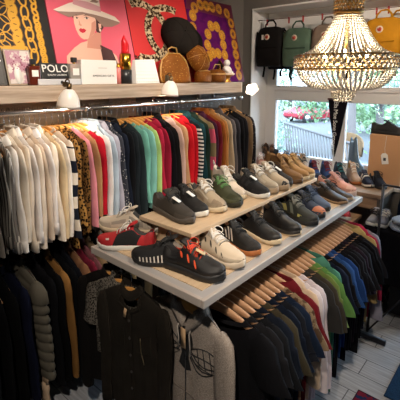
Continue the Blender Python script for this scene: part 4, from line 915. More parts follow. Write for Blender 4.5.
for i in range(9): br.octa((.017*math.cos(i*.7), .008*math.sin(i*.7), .012+.006*(i % 3)), .006)
br.build('brooch', mat('brooch', C('4b4034'), .3, .7), t)
MONO = cloth('monogram', C('8a5423'), 'monogram', C('c9974e'), 70, .5); MONO2 = cloth('monogram_dark', C('7a4a22'), 'monogram', C('b0803e'), 85, .5); TANL = lth('c99a58', .4)
def hatcap(t, m, bm, r=.10, h=.12, badge=None):
    cr = MB(); rings = []
    for i in range(10):
        f = i/9; a = f*PI/2; rr = r*math.cos(a)**.7 if f < 1 else .002
        rings.append([(rr*1.05*math.cos(2*PI*k/28), rr*math.sin(2*PI*k/28), h*math.sin(a)) for k in range(28)])
    cr.loft(rings, True, False).build('crown', m, t)
    br_ = MB(); g = []
    for i in range(5):
        f = i/4; g.append([((r*1.05+f*.075*math.cos(q)**.8)*math.cos(q), (r*1.0+f*.05*math.cos(q)**.8)*math.sin(q), .004-.022*f*f-.02*abs(math.sin(q))*f) for q in [R(-68+136*k/16) for k in range(17)]])
    br_.loft(g, False, False); br_.loft([[(p[0], p[1], p[2]-.005) for p in row] for row in g], False, False)
    br_.loft([g[-1], [(p[0], p[1], p[2]-.005) for p in g[-1]]], False, False); br_.build('visor', bm, t)
    MB().ball((0, 0, h), .008).build('top_button', m, t)
    sm_ = MB()
    for k in range(6):
        sm_.tube([(r*1.055*math.cos(q*PI/2)**.7*math.cos(k*PI/3), r*1.005*math.cos(q*PI/2)**.7*math.sin(k*PI/3), h*math.sin(q*PI/2)+.0005) for q in [i/7*.98 for i in range(8)]], .0015, 5)
    sm_.build('seams', bm, t)
    if badge: MB().lathe([(0, 0), (.011, 0), (.010, .003), (0, .004)], 12).xf(Matrix.Translation((.045, -r*.86, h*.5)) @ Matrix.Rotation(R(75), 4, 'X')).build('badge', badge, t)
t = thing('handbag', 'brown monogram handbag with pale edge in the middle of the shelf', 'bag', (2.045, 2.02, SHZ+.001), R(-10))
bg = MB(); rr = []
for i in range(9):
    f = i/8; z = .205*f; hw_ = .125*(1-.60*f**3.2)+.006*math.sin(PI*f); d_ = .06*(1-.6*f)
    rr.append([(hw_*abs(math.cos(q))**.6*(1 if math.cos(q) > 0 else -1)-.01*f, d_*abs(math.sin(q))**.6*(1 if math.sin(q) > 0 else -1), z) for q in [2*PI*k/28 for k in range(28)]])
bg.loft(rr).build('body', MONO, t)
MB().tube([(-.125, -.03, .005), (-.135, -.028, .05), (-.128, -.02, .11), (-.112, -.015, .16), (-.06, -.01, .205), (.04, -.01, .205), (.092, -.015, .16), (.11, -.02, .11), (.115, -.03, .05), (.118, -.03, .005)], .006, 8).build('edge_piping', TANL, t)
MB().tube([(-.045, 0, .20), (-.05, 0, .235), (-.02, .0, .25), (.02, 0, .245), (.03, 0, .20)], .006, 8).build('handle', TANL, t)
t = thing('flat_cap', 'black cap with small gold badge hung on the canvases above the handbag', 'hat', (2.235, 2.15, SHZ+.345), rot=(R(66), R(0), R(-12)))
hatcap(t, cloth('cap_black', C('2b2724')), cloth('cap_visor', C('1f1c1a')), .155, .095, mat('gold_metal', C('d9a441'), .2, 1))
t = thing('cap', 'brown monogram cap standing upright right of the handbag', 'hat', (2.345, 2.075, SHZ+.175), rot=(R(66), R(0), R(10)))
hatcap(t, MONO, TANL, .118, .09)
t = thing('pouch', 'brown monogram pouch lying under the upright monogram cap', 'bag', (2.335, 1.995, SHZ+.001), R(4))
pb = MB(); pb.loft([[(.085*k*abs(math.cos(q))**.7*(1 if math.cos(q) > 0 else -1), .05*k*math.sin(q), z) for q in [2*PI*i/24 for i in range(24)]] for z, k in ((0, .9), (.02, 1), (.055, 1), (.08, .85), (.09, .5))]).build('body', MONO, t); MB().tube([(-.07, -.02, .085), (0, -.03, .092), (.07, -.02, .085)], .004, 6).build('zip', TANL, t)
t = thing('bucket_bag', 'round dark brown monogram bag left of the white figurine', 'bag', (2.51, 2.0, SHZ+.001))
MB().lathe([(0, 0), (.07, 0), (.078, .03), (.074, .075), (.05, .10), (0, .105)], 26).build('body', MONO2, t); MB().lathe([(.075, .060), (.0785, .064), (.0755, .070)], 26).build('band', TANL, t); MB().tube([(-.05, 0, .095), (-.03, -.01, .14), (.03, -.01, .14), (.05, 0, .095)], .004, 6).build('handle', TANL, t)
t = thing('jewellery_dish', 'round gold dish on a short foot carrying the white figurine', 'ornament', (2.64, 2.0, SHZ+.001))
MB().lathe([(0, 0), (.042, 0), (.040, .006), (.030, .02), (.034, .045), (.062, .055), (.068, .066), (.060, .068), (0, .060)], 28).build('dish', mat('gold_soft', C('c78a3c'), .35, .6), t); MB().lathe([(.060, .054), (.070, .064), (.069, .072), (.060, .068)], 28).build('rim', mat('rim_cream', C('dcc7b0'), .4), t)
t = thing('figurine', 'small white astronaut like figurine sitting on the gold dish', 'ornament', (2.64, 2.0, SHZ+.0665))
PORC = mat('white_porcelain', (.82, .79, .76), .3)
body = MB(); body.loft([[(r_*1.1*math.cos(2*PI*k/16), r_*math.sin(2*PI*k/16), z) for k in range(16)] for r_, z in ((.020, 0), (.032, .008), (.033, .03), (.028, .055), (.016, .066), (.012, .07))])
body.build('body', PORC, t); MB().ball((0, -.004, .090), .027, 14, 10).build('head', PORC, t)
for s in (-1, 1):
    MB().tube([(s*.026, -.005, .056), (s*.037, -.012, .04), (s*.022, -.03, .026)], [.010, .010, .008], 8).build('arm', PORC, t); MB().tube([(s*.014, -.012, .012), (s*.018, -.045, .012), (s*.018, -.052, .012)], [.012, .012, .010], 8).build('leg', PORC, t)
t = thing('tray_stand', 'small black and gold tray leaning at the right end of the shelf', 'ornament', (2.73, 2.10, SHZ+.001), rot=(-R(20), R(42), R(0)))
t.location.z = SHZ+.09
MB().box((.0, 0, -.005), (.19, .016, .10)).build('panel', mat('black_lacquer', (.015, .012, .012), .25), t, False, bevel=.004); MB().tube([(-.092, -.009, -.052), (.092, -.009, -.052), (.092, -.009, .042), (-.092, -.009, .042)], .004, 6, closed=True).build('gold_edge', mat('gold_metal', C('d9a441'), .2, 1), t)

# ------------------------------------------------------------------ clip lamps on the shelf edge
SHADE = bpy.data.materials.new('opal_shade'); SHADE.use_nodes = True; nt = SHADE.node_tree; b = nt.nodes['Principled BSDF']; b.inputs['Base Color'].default_value = (.85, .8, .74, 1); b.inputs['Roughness'].default_value = .35
tl = N(nt, 'ShaderNodeBsdfTranslucent'); tl.inputs[0].default_value = (.85, .72, .55, 1); mx = N(nt, 'ShaderNodeMixShader'); mx.inputs[0].default_value = .06
nt.links.new(b.outputs[0], mx.inputs[1]); nt.links.new(tl.outputs[0], mx.inputs[2]); nt.links.new(mx.outputs[0], nt.nodes['Material Output'].inputs[0])
BULB = emit('warm_bulb', (1, .75, .48), 10)
def clip_lamp(label, x, z, rot, flower=False):
    t = thing('clip_lamp', label, 'lamp', (x, SHF-.045, z), rot=rot)
    if not flower: pf = [(.015, .0), (.028, -.008), (.044, -.03), (.055, -.055), (.061, -.085), (.064, -.098), (.060, -.096), (.052, -.055), (.040, -.03), (.014, -.008)]
    else: pf = [(.013, .0), (.024, -.010), (.038, -.032), (.048, -.05), (.058, -.062), (.054, -.060), (.036, -.034), (.012, -.010)]
    rings = []; n = 40
    for r_, zz in pf:
        rings.append([((r_*(1+(.10*math.cos(5*a) if flower and r_ > .04 else 0)))*math.cos(a), (r_*(1+(.10*math.cos(5*a) if flower and r_ > .04 else 0)))*math.sin(a), zz) for a in [2*PI*k/n for k in range(n)]])
    MB().loft(rings, True, False).build('lamp_shade', SHADE, t)
    MB().lathe([(0, .03), (.012, .03), (.014, .004), (.014, -.012), (0, -.012)], 16).build('socket', mat('antique_brass', (.14, .09, .045), .35, 1), t)
    MB().ball((0, 0, -.035), .014, 12, 8, sc_=(1, 1, 1.3)).build('bulb', BULB, t)
    return t
def lamp_arm(t, pts): MB().tube(pts, .004, 8).build('arm', mat('antique_brass', (.14, .09, .045), .35, 1), t)
for lab, x, z in (('white bell shaped shelf lamp at the left, below the black lettered box', 1.14, 1.762), ('white bell shaped shelf lamp hanging below the monogram handbag', 1.905, 1.80)):
    t = clip_lamp(lab, x, z-.025, (R(8), R(2), 0)); lamp_arm(t, [(0, 0, .028), (0, .004, .045), (0, .022, .05), (0, .038, .04), (0, .045, .025)])
    k = MB().box((0, .04, .012), (.03, .012, .04)); k.build('clamp', mat('antique_brass', (.14, .09, .045), .35, 1), t, False, bevel=.002)
t = clip_lamp('white flower shaped shelf lamp at the right end of the wall shelf', 2.865, 1.725, (R(-62), R(0), R(-35)), True); lamp_arm(t, [(0, 0, .025), (0, .01, .05), (-.03, .03, .06), (-.06, .045, .05)])
# ------------------------------------------------------------------ rope and backpacks in the window niche
RX, RPZ = 3.37, 2.335
o = MB().tube([(RX, 2.17, RPZ+.004), (RX, 1.7, RPZ-.004), (RX, 1.2, RPZ-.006), (RX, .6, RPZ-.004), (RX, .305, RPZ)], .003, 6).build('rope', cloth('rope', C('6b4a3c')))
tag(o, 'thin brown rope strung across the top of the window niche', 'rope')
PEGR = mat('peg_red', C('9c2a2a'), .5)
for i, (y, w_) in enumerate(((2.07, 'above the black backpack'), (1.84, 'left of the green backpack handle'), (1.70, 'above the green backpack'), (1.52, 'left of the grey backpack'), (1.40, 'above the grey backpack'), (1.07, 'left of the yellow backpack handle'), (.98, 'above the yellow backpack'))):
    t = thing('clothes_peg', 'red peg clipped on the rope '+w_, 'peg', (RX, y, RPZ-.022), 0, 'pegs on the rope')
    for s in (-1, 1): MB().box((s*.006, 0, 0), (.005, .010, .055), rot=Matrix.Rotation(s*R(5), 3, 'Y')).build('jaw', PEGR, t, False, bevel=.001)
    MB().tube([(-.009, 0, .004), (.009, 0, .004)], .003, 6).build('spring', CHROME, t)
def backpack(label, y, zb, zt, hexc, w_=.27, rz=0, x=3.30, strap='262626', logo=True, d=.13, patch=False):
    m = cloth('bag_'+hexc, C(hexc), rough=.75); sm = cloth('bag_strap_'+strap, C(strap))
    t = thing('backpack', label, 'backpack', (x+d/2, y, zb), rz, 'backpacks on the rope'); H = zt-zb
    b = MB(); rr = []
    def sec(z, k, kd):
        return [(d/2*kd*abs(math.cos(q))**.45*(1 if math.cos(q) > 0 else -1)+.004*math.sin(4*q+z*20), w_/2*k*abs(math.sin(q))**.45*(1 if math.sin(q) > 0 else -1), z) for q in [2*PI*i/40 for i in range(40)]]
    for f, k, kd in ((0, .90, .85), (.02, .97, .95), (.1, 1, 1.03), (.4, 1.0, 1.05), (.7, .99, 1), (.86, .95, .93), (.95, .82, .8), (.99, .6, .6), (1.0, .4, .45)): rr.append(sec(H*f, k, kd))
    b.loft(rr).build('body', m, t)
    pc = MB(); pr_ = []
    for f, k in ((.05, .7), (.08, .76), (.25, .79), (.42, .78), (.47, .74)):
        pr_.append([(-d/2*1.0-.024*max(0, math.cos(q))**.3*(1 if .05 < f < .47 else .5)+.02, w_/2*k*math.sin(q), H*f) for q in [-PI/2+PI*i/16 for i in range(17)]])
    pc.loft(pr_, False, False).build('front_pocket', m, t)
    pc = MB().tube([(-d/2-.008, w_*.5*.72*s, H*.475) for s in (-1, -.5, 0, .5, 1)], .005, 6); pc.build('pocket_flap', sm, t)
    zp = MB().tube([(-d*.30, w_/2*.99*math.cos(q), H*(.42+.53*math.sin(q))) for q in [PI*i/18 for i in range(19)]], .004, 6); zp.build('zip', sm, t)
    for s in (-1, 1):
        MB().tube([(-d*.15, s*w_*.20, H*.97), (-d*.1, s*w_*.19, H+.025), (-.01, s*.025, H+.058), (0, 0, H+.060)], .008, 8, flat=.5).build('handle', sm, t)
        MB().tube([(d*.42, s*w_*.3, H*.92), (d*.62, s*w_*.38, H*.6), (d*.60, s*w_*.42, H*.2), (d*.5, s*w_*.36, -.015), (d*.3, s*w_*.33, -.06), (d*.32, s*w_*.36, -.10)], .011, 8, flat=.35).build('shoulder_strap', sm, t)
        MB().tube([(-d*.2, s*w_*.505, H*.9), (0, s*w_*.52, H*.5), (0, s*w_*.5, H*.12)], .007, 6, flat=.4).build('side_strap', sm, t)
    if logo:
        lg = MB().lathe([(0, .003), (.026, .003), (.027, 0), (0, 0)], 24); lg.xf(Matrix.Translation((-d/2*1.05-.001, .01, H*.74)) @ Matrix.Rotation(R(-90), 4, 'Y'))
        q = lg.build('round_patch', mat('patch_cream', C('d8c3ae'), .7), t); q['label'] = 'round cream patch with a red emblem'
        em = MB().poly([(-.012, -.014), (.006, -.017), (.016, -.008), (.015, .006), (.006, .004), (.010, .014), (-.004, .017), (-.014, .008), (-.016, -.004)], .001); em.xf(Matrix.Translation((-d/2*1.05-.0042, .01, H*.74)) @ Matrix.Rotation(R(-90), 4, 'Y')); em.build('emblem', mat('patch_red', C('b23a2e'), .7), q)
    if patch: MB().box((-d/2*1.03-.001, .055, H*.74), (.002, .022, .045)).build('white_label', PAPER, t, False)
    return t
backpack('black backpack with a round patch and white label, left end of the rope', 2.02, 1.90, 2.265, '1f1d1d', strap='151515', patch=True, rz=R(4))
backpack('dark navy backpack hanging behind and below the black one', 1.975, 1.875, 2.20, '1d2027', strap='15171c', x=3.44, logo=False, d=.10)
backpack('sage green backpack with a round patch, second along the rope', 1.735, 1.895, 2.235, '54695a', strap='3f5046', rz=R(3))
backpack('taupe grey backpack partly behind the chandelier beads', 1.455, 1.895, 2.245, '847468', strap='5d5149')
backpack('dark blue backpack between the grey and yellow ones', 1.235, 1.88, 2.20, '1c2030', strap='161926', x=3.42, logo=False, d=.10)
backpack('mustard yellow backpack with a round patch, right of the chandelier', 1.005, 1.905, 2.255, 'b57c20', strap='a8741c', w_=.285)
backpack('mustard yellow backpack half hidden behind the front yellow one', .93, 1.90, 2.26, 'b98223', strap='a8741c', x=3.45, logo=False, d=.10)
backpack('maroon backpack at the right edge of the picture beside the yellow ones', .735, 1.87, 2.2, '551826', strap='331018', x=3.33)
# pennant
PNB = cloth('pennant_black', C('15141a')); t = thing('pennant', 'black triangular pennant with white vertical lettering in front of the window', 'pennant', (3.46, 1.37, 1.60))
v = MB(); g = []
for i in range(15):
    f = i/14; hw_ = .088*(1-f)+.002; g.append([(.006*math.sin(7*f+3*s), s*hw_-.02*f*0, -.52*f) for s in (-1, -.5, 0, .5, 1)])
v.loft(g, False, False); v.loft([[(p[0]+.004, p[1], p[2]) for p in r_] for r_ in g], False, False)
for s in (0, -1): v.loft([[r_[s], (r_[s][0]+.004, r_[s][1], r_[s][2])] for r_ in g], False, False)
v.build('flag', PNB, t)
MB().tube([(0, -.095, .004), (0, .095, .004)], .008, 8).build('rod', mat('rod_brown', C('5a2f22'), .5), t)
MB().tube([(0, -.09, .004), (0, 0, .06), (0, .09, .004)], .0015, 5).tube([(0, 0, .06), (.07, 0, .085)], .0015, 5).build('string', LACE_W, t)
me = text_mesh('Ella Moe Sone Groover', .052, depth=.0006, spacing=.9); me.materials.clear(); me.materials.append(PAPER)
me.transform(Matrix.Rotation(-PI/2, 4, 'Z')); me.transform(Matrix(((0, 0, -1, 0), (-1, 0, 0, 0), (0, 1, 0, 0), (0, 0, 0, 1))))
q = bpy.data.objects.new('lettering', me); COL.objects.link(q); q.parent = t; q.location = (-.010, .012, -.235)

# ------------------------------------------------------------------ chandelier
CRY = mat('crystal', (.97, .92, .83), .10, spec=.9, Transmission_Weight=.2, IOR=1.5)
chd = thing('chandelier', 'brass chandelier of crystal bead strands hanging over the end of the rack', 'chandelier', (2.235, .858, 1.66))
Z = lambda z: z-1.66
def bead_path(mb, pts, r, step):
    L_ = [0]
    for a, b in zip(pts, pts[1:]): L_.append(L_[-1]+(Vector(b)-Vector(a)).length)
    nb = max(2, int(L_[-1]/step))
    for i in range(nb+1):
        d = L_[-1]*i/nb; k = 0
        while k < len(L_)-2 and L_[k+1] < d: k += 1
        f = (d-L_[k])/max(1e-9, L_[k+1]-L_[k]); p = Vector(pts[k]).lerp(Vector(pts[k+1]), f); mb.octa(p, r)
    return mb
crown = MB(); crown.lathe([(.060, Z(2.125)), (.078, Z(2.14)), (.082, Z(2.15)), (.078, Z(2.158)), (.066, Z(2.156))], 32).lathe([(.070, Z(2.235)), (.086, Z(2.245)), (.086, Z(2.256)), (.070, Z(2.26))], 32)
for k in range(24):
    a0, a1 = 2*PI*k/24, 2*PI*(k+3)/24
    for u, v_ in ((a0, a1), (a1, a0)): crown.tube([(.076*math.cos(u+(v_-u)*i/5), .076*math.sin(u+(v_-u)*i/5), Z(2.15+.09*i/5)) for i in range(6)], .003, 5)
crown.build('crown', BRASS, chd)
tb = MB()
for k in range(28): a = 2*PI*k/28; tb.octa((.088*math.cos(a), .088*math.sin(a), Z(2.272)), .0098)
tb.build('top_bead_row', CRY, chd, False)
cb = MB()
for k in range(24):
    for q in range(5): a = 2*PI*(k+.5*(q % 2))/24; cb.octa((.080*math.cos(a), .080*math.sin(a), Z(2.155+.019*q)), .006)
cb.build('crown_beads', CRY, chd)
MB().tube([(0, 0, Z(2.25)), (0, 0, Z(2.72))], .006, 8).tube([(0, 0, Z(1.86)), (0, 0, Z(2.25))], .010, 10).build('stem', BRASS, chd)
MB().lathe([(0, Z(2.797)), (.06, Z(2.797)), (.055, Z(2.76)), (.015, Z(2.715)), (0, Z(2.715))], 24).build('ceiling_rose', BRASS, chd)
ring = MB()
for z in (1.915, 1.842): ring.tube([(.268*math.cos(2*PI*k/64), .268*math.sin(2*PI*k/64), Z(z)) for k in range(64)], .0055, 8, closed=True)
NL = 52
for k in range(NL):
    for s in (1, -1):
        ring.tube([((.268+.012*math.sin(PI*i/6))*math.cos(2*PI*(k+s*2*i/6)/NL), (.268+.012*math.sin(PI*i/6))*math.sin(2*PI*(k+s*2*i/6)/NL), Z(1.842+.073*i/6)) for i in range(7)], .0028, 5)
for k in range(6): a = 2*PI*k/6; ring.tube([(.0, 0, Z(1.88)), (.268*math.cos(a), .268*math.sin(a), Z(1.845))], .004, 6)
ring.build('ring_lattice', BRASS, chd)
rb = MB()
for k in range(NL):
    for q in range(4): a = 2*PI*(k+.5*(q % 2))/NL; rb.octa((.279*math.cos(a), .279*math.sin(a), Z(1.851+.0185*q)), .0088)
rb.build('ring_beads', CRY, chd)
s0 = MB(); bead_path(s0, [(.068+(.262-.068)*f, 0, Z(2.13-.215*f-.055*math.sin(PI*f)*1.0)) for f in [i/12 for i in range(13)]], .0084, .0150)
sme = s0.mesh('bead_strand', CRY, False)
lw = MB(); bead_path(lw, [(.262-.135*f**1.5, .03*f, Z(1.84-.105*math.sin(f*PI/2))) for f in [i/10 for i in range(11)]], .0078, .0140); lme = lw.mesh('bead_strand', CRY, False)
for k in range(44):
    q = bpy.data.objects.new('bead_strand', sme); COL.objects.link(q); q.parent = chd; q.rotation_euler = (0, 0, 2*PI*k/44)
for k in range(56):
    q = bpy.data.objects.new('bead_strand', lme); COL.objects.link(q); q.parent = chd; q.rotation_euler = (0, 0, 2*PI*k/56)
for z, r_, n_ in ((1.742, .105, 40), (1.727, .066, 26), (1.712, .064, 26), (1.697, .060, 24), (1.682, .054, 22), (1.668, .044, 18)):
    c_ = MB()
    for k in range(n_): a = 2*PI*k/n_; c_.octa((r_*math.cos(a), r_*math.sin(a), Z(z)), .0080)
    c_.tube([(r_*math.cos(2*PI*k/30), r_*math.sin(2*PI*k/30), Z(z+.006)) for k in range(30)], .002, 5, closed=True); c_.build('crystal_tier', CRY, chd, False)
dr = MB()
for k in range(4): a = PI*k/2; dr.tube([(.062*math.cos(a), .062*math.sin(a), Z(1.842)), (.062*math.cos(a), .062*math.sin(a), Z(1.70)), (.044*math.cos(a), .044*math.sin(a), Z(1.668))], .002, 5); dr.tube([(0, 0, Z(1.842)), (.062*math.cos(a), .062*math.sin(a), Z(1.842))], .003, 5); dr.tube([(.06*math.cos(a), .06*math.sin(a), Z(1.75)), (.127*math.cos(a), .127*math.sin(a), Z(1.74))], .002, 5)
dr.build('drop_frame', BRASS, chd)
CB = emit('chandelier_bulb', (1, .74, .44), 22)
for k in range(6):
    a = 2*PI*k/6+.3; x, y = .135*math.cos(a), .135*math.sin(a)
    s_ = MB().lathe([(0, Z(1.865)), (.012, Z(1.865)), (.011, Z(1.905)), (0, Z(1.905))], 12, c=(x, y, 0)).build('candle_sleeve', mat('candle_cream', C('e3d2b4'), .5), chd)
    MB().ball((x, y, Z(1.925)), .013, 10, 8, sc_=(1, 1, 1.7)).build('bulb', CB, s_)

# ------------------------------------------------------------------ window platform, boxes and shoes
PZ = .935; PLW = wood('platform_wood', (.33, .21, .13), (.52, .36, .23), 4, .5, 1, 12)
t = thing('display_bench', 'brown wooden display bench with boots under the window', 'bench', (2.98, .80, 0))
for i in range(2): MB().span((.001+.153*i, 0, PZ-.03), (.15+.150*i, 1.37, PZ)).build('top_plank', PLW, t, False, bevel=.003)
for y in (.03, 1.30): MB().span((.01, y-.02, 0), (.29, y+.01, PZ-.03)).build('side_panel', mat('bench_side', C('5a544e'), .6), t, False, bevel=.003)
MB().span((.012, .03, PZ-.12), (.03, 1.30, PZ-.035)).build('apron', PLW, t, False, bevel=.002); MB().span((.012, .03, .45), (.29, 1.30, .475)).build('lower_shelf', PLW, t, False, bevel=.002)
t = thing('step_stool', 'low brown wooden step beside the bench, partly behind the rack end', 'stool', (2.70, .93, 0))
MB().span((0, 0, .74), (.26, .55, .765)).build('top', PLW, t, False, bevel=.003)
for x, y in ((.02, .02), (.22, .02), (.02, .51), (.22, .51)): MB().span((x, y, 0), (x+.03, y+.03, .74)).build('leg', PLW, t, False, bevel=.003)
shoe('red sneaker on the low wooden step behind the rack end', (2.74, .965), .766, -150, dict(m=cm('b02a2e'), sm=RUBBERW, p='low', L=.24, w=.8), seed=60)
BLU = cm('2f4b80'); NV = cm('1b2338')
shoe('blue high top sneaker with red laces, left one of the pair under the pennant', (3.055, 1.325), PZ, -138, dict(m=BLU, sm=cm('232a3c'), p='high', L=.26, lace=mat('lace_red', C('7c2a33'), .8), tm=cm('5a2a38'), pat=[('toe_cap', .8, .99, 5, 90, NV), ('ankle_panel', .03, .3, 20, 48, NV)]), 'high_top_sneaker', seed=61)
shoe('blue high top sneaker with red laces, right one of the pair under the pennant', (3.085, 1.225), PZ, -138, dict(m=BLU, sm=cm('232a3c'), p='high', L=.26, lace=mat('lace_red', C('7c2a33'), .8), tm=cm('5a2a38'), pat=[('toe_cap', .8, .99, 5, 90, NV), ('ankle_panel', .03, .3, 20, 48, NV)]), 'high_top_sneaker', seed=62)
shoe('black and teal high top sneaker between the blue pair and the tan boot', (3.11, 1.125), PZ, -140, dict(m=cm('12171d'), sm=RUB_B, p='high', L=.26, lace=mat('lace_teal', C('2c6a70'), .8), pat=[('ankle_panel', .03, .3, 20, 48, cm('1c3c46'))]), 'high_top_sneaker', seed=63)
shoe('cream boot with yellow collar and gum sole on the bench', (3.14, 1.03), PZ, -142, dict(m=cm('c0a48e'), sm=GUM, p='boot', L=.25, w=.85, h=.95, lining=cm('b98a2c'), lace=LACE_W, lx=.55, pat=[('ankle_panel', .02, .33, 30, 58, cm('b98a2c'))]), 'boot', 'boot', seed=64)
shoe('navy sneaker with white straps in front of the kraft box', (3.12, .925), PZ, -140, dict(m=NV, sm=RUBBERW, om=RUB_B, p='low', L=.25, w=.85, laces=False, pat=[('strap', .42, .50, 20, 90, WHT, 0, .004), ('strap', .56, .63, 20, 90, WHT, 0, .004)]), seed=65)
shoe('dark navy sneaker at the right corner of the bench', (3.14, .835), PZ, -140, dict(m=cm('151b2a'), sm=RUB_B, p='low', L=.25, w=.82, pat=[('side_stripe', .4, .48, 10, 50, cm('6a7384'), -.08)]), seed=66)
shoe('grey blue tall rubber boot leaning beside the kraft box', (3.42, 1.10), PZ, -135, dict(m=lth('4d6274', .35), sm=cm('303e4a'), p='boot', L=.25, w=.95, h=2.1, laces=False, tongue=False, lining=cm('2a333c')), 'rubber_boot', 'boot', seed=67, tilt=0)
# left end of the bench and window board
shoe('white pink high top sneaker near the end of the wall rail', (3.02, 1.985), PZ, -150, dict(m=cm('cbb9b6'), sm=RUBBERW, p='high', L=.26, h=1.1, lace=LACE_W), 'high_top_sneaker', seed=70)
shoe('dusty pink sneaker beside the white pink high top', (3.06, 1.885), PZ, -140, dict(m=cm('b88a7c'), sm=RUBBERW, p='runner', L=.26, h=1.2, lace=LACE_W), seed=71)
shoe('dark blue suede boot right of the dusty pink sneaker', (3.075, 1.785), PZ, -140, dict(m=cm('232f4d'), sm=RUB_B, p='boot', L=.26, w=.9, h=.9, lining=cm('333f5c')), 'boot', 'boot', seed=72)
shoe('brown leather boot standing on the left end of the window board', (3.36, 2.075), PZ, -160, dict(m=lth('6a4a33'), sm=GUM, p='boot', L=.25, w=.85, h=1.1), 'boot', 'boot', seed=73)
shoe('chestnut leather boot right of the brown leather boot on the window board', (3.35, 1.975), PZ, -155, dict(m=lth('7c5236'), sm=GUM, p='boot', L=.25, w=.85, h=1.1), 'boot', 'boot', seed=74)
shoe('black high top sneaker in front of the window left glass', (3.30, 1.845), PZ, -140, dict(m=cm('1b2029'), sm=RUBBERW, p='high', L=.26), 'high_top_sneaker', seed=75)
shoe('slate blue high top sneaker on the window board', (3.31, 1.735), PZ, -140, dict(m=cm('4f6483'), sm=RUBBERW, p='high', L=.26, lace=LACE_W), 'high_top_sneaker', seed=76)
shoe('grey suede ankle boot left of the pale tan boot on the window board', (3.27, 1.63), PZ, -140, dict(m=cm('8d8d92'), sm=CREAMS, p='chukka', L=.26, h=1.2), 'ankle_boot', 'boot', seed=77)
shoe('pale tan ankle boot right of the grey suede boot', (3.25, 1.53), PZ, -140, dict(m=cm('b39b86'), sm=CREAMS, p='chukka', L=.26, h=1.25), 'ankle_boot', 'boot', seed=78)
shoe('dark charcoal sneaker left of the blue high top pair', (3.075, 1.475), PZ, -138, dict(m=cm('202530'), sm=RUB_B, p='high', L=.26, lace=mat('lace_grey', C('7a7a72'), .8)), 'high_top_sneaker', seed=79)
shoe('dark navy sneaker behind the tan chukka boots', (3.06, 1.675), PZ, -138, dict(m=cm('1d2740'), sm=RUBBERW, p='high', L=.26, lace=LACE_W), 'high_top_sneaker', seed=80)
# kraft box with shoe
KR = mat('kraft', C('c4946a'), .75); t = thing('cardboard_box', 'tall kraft cardboard box with a white tag carrying a black shoe', 'box', (3.40, .905, PZ), R(3))
MB().span((-.075, -.125, 0), (.075, .125, .395)).build('carton', KR, t, False, bevel=.002); MB().span((-.078, -.128, .365), (.078, .128, .405)).build('lid', KR, t, False, bevel=.002)
MB().tube([(-.079, .0, .40), (-.082, .005, .30), (-.081, .0, .255)], .0015, 5).build('string', LACE_W, t)
k = MB().poly([(-.026, -.045), (.026, -.045), (.026, .03), (.012, .045), (-.012, .045), (-.026, .03)], .0015).xf(Matrix.Translation((-.081, .0, .215)) @ Matrix(((0, 0, -1, 0), (-1, 0, 0, 0), (0, 1, 0, 0), (0, 0, 0, 1))) @ Matrix.Rotation(R(10), 4, 'Z'))
q = k.build('price_tag', PAPER, t, False); MB().poly([(-.010, -.012), (.010, -.012), (.010, .012), (-.010, .012)], .001).xf(Matrix.Translation((-.0828, .0, .21)) @ Matrix(((0, 0, -1, 0), (-1, 0, 0, 0), (0, 1, 0, 0), (0, 0, 0, 1)))).build('mark', BLKCARD, q, False)
shoe('black low shoe standing on top of the kraft cardboard box', (3.39, .745), PZ+.405, -93, dict(m=cm('1d1b1b'), sm=RUB_B, p='dress', L=.30, w=1.0, h=1.25, lx=.56, nl=3), 'leather_shoe', seed=81)

# ------------------------------------------------------------------ black draped table, its pile, floor things
t = thing('side_table', 'narrow table hidden under a black cloth right of the rack', 'table', (2.84, .28, 0))
MB().span((-.10, -.55, .735), (.10, .55, .76)).build('table_top', PLW, t, False, bevel=.002)
for x in (-.08, .08):
    for y in (-.53, .53): MB().span((x-.015, y-.015, 0), (x+.015, y+.015, .735)).build('leg', DARKMET, t, False)
dm = MB(); rg = []; P_ = [(-.108, -.56), (.108, -.56), (.108, .56), (-.108, .56)]
def peri(k, off, z, wav):
    pts = []
    for i in range(4):
        a, b = P_[i], P_[(i+1) % 4]; n_ = 8 if i % 2 == 0 else 30
        for j in range(n_):
            f = j/n_; x = a[0]+(b[0]-a[0])*f; y = a[1]+(b[1]-a[1])*f; nx, ny = (0, -1) if i == 0 else (1, 0) if i == 1 else (0, 1) if i == 2 else (-1, 0)
            w2 = off+wav*math.sin((x+y)*38+k); pts.append((x+nx*w2, y+ny*w2, z))
    return pts
for k, (off, z, wv) in enumerate(((-.004, .7625, 0), (.003, .762, 0), (.008, .75, .001), (.014, .62, .007), (.018, .5, .010), (.02, .40, .012))): rg.append(peri(.3, off, z, wv))
dm.loft(rg, True, False); dm.add(rg[0], [tuple(range(len(rg[0])))])
o = dm.build('tablecloth', cloth('drape_black', C('101016')), None, loc=(2.84, .28, 0)); tag(o, 'black cloth draped over the narrow table at the right edge', 'cloth')
TT = .764
shoe('grey white sneaker in the pile on the black cloth, far one of the pair', (2.745, .812), TT, 176, dict(m=cm('8a8a90'), sm=RUBBERW, p='runner', L=.20, w=.7, h=.8, lace=LACE_B, pat=[('side_stripe', .35, .45, 10, 50, BK, -.08), ('side_stripe', .52, .6, 10, 50, BK, -.08)]), seed=90)
shoe('grey sneaker with dark stripes on the black cloth, near one of the pair', (2.755, .742), TT, 178, dict(m=cm('757782'), sm=RUBBERW, p='runner', L=.20, w=.7, h=.8, lace=LACE_W, pat=[('side_stripe', .4, .5, 10, 50, cm('2b2d36'), -.08)]), seed=91)
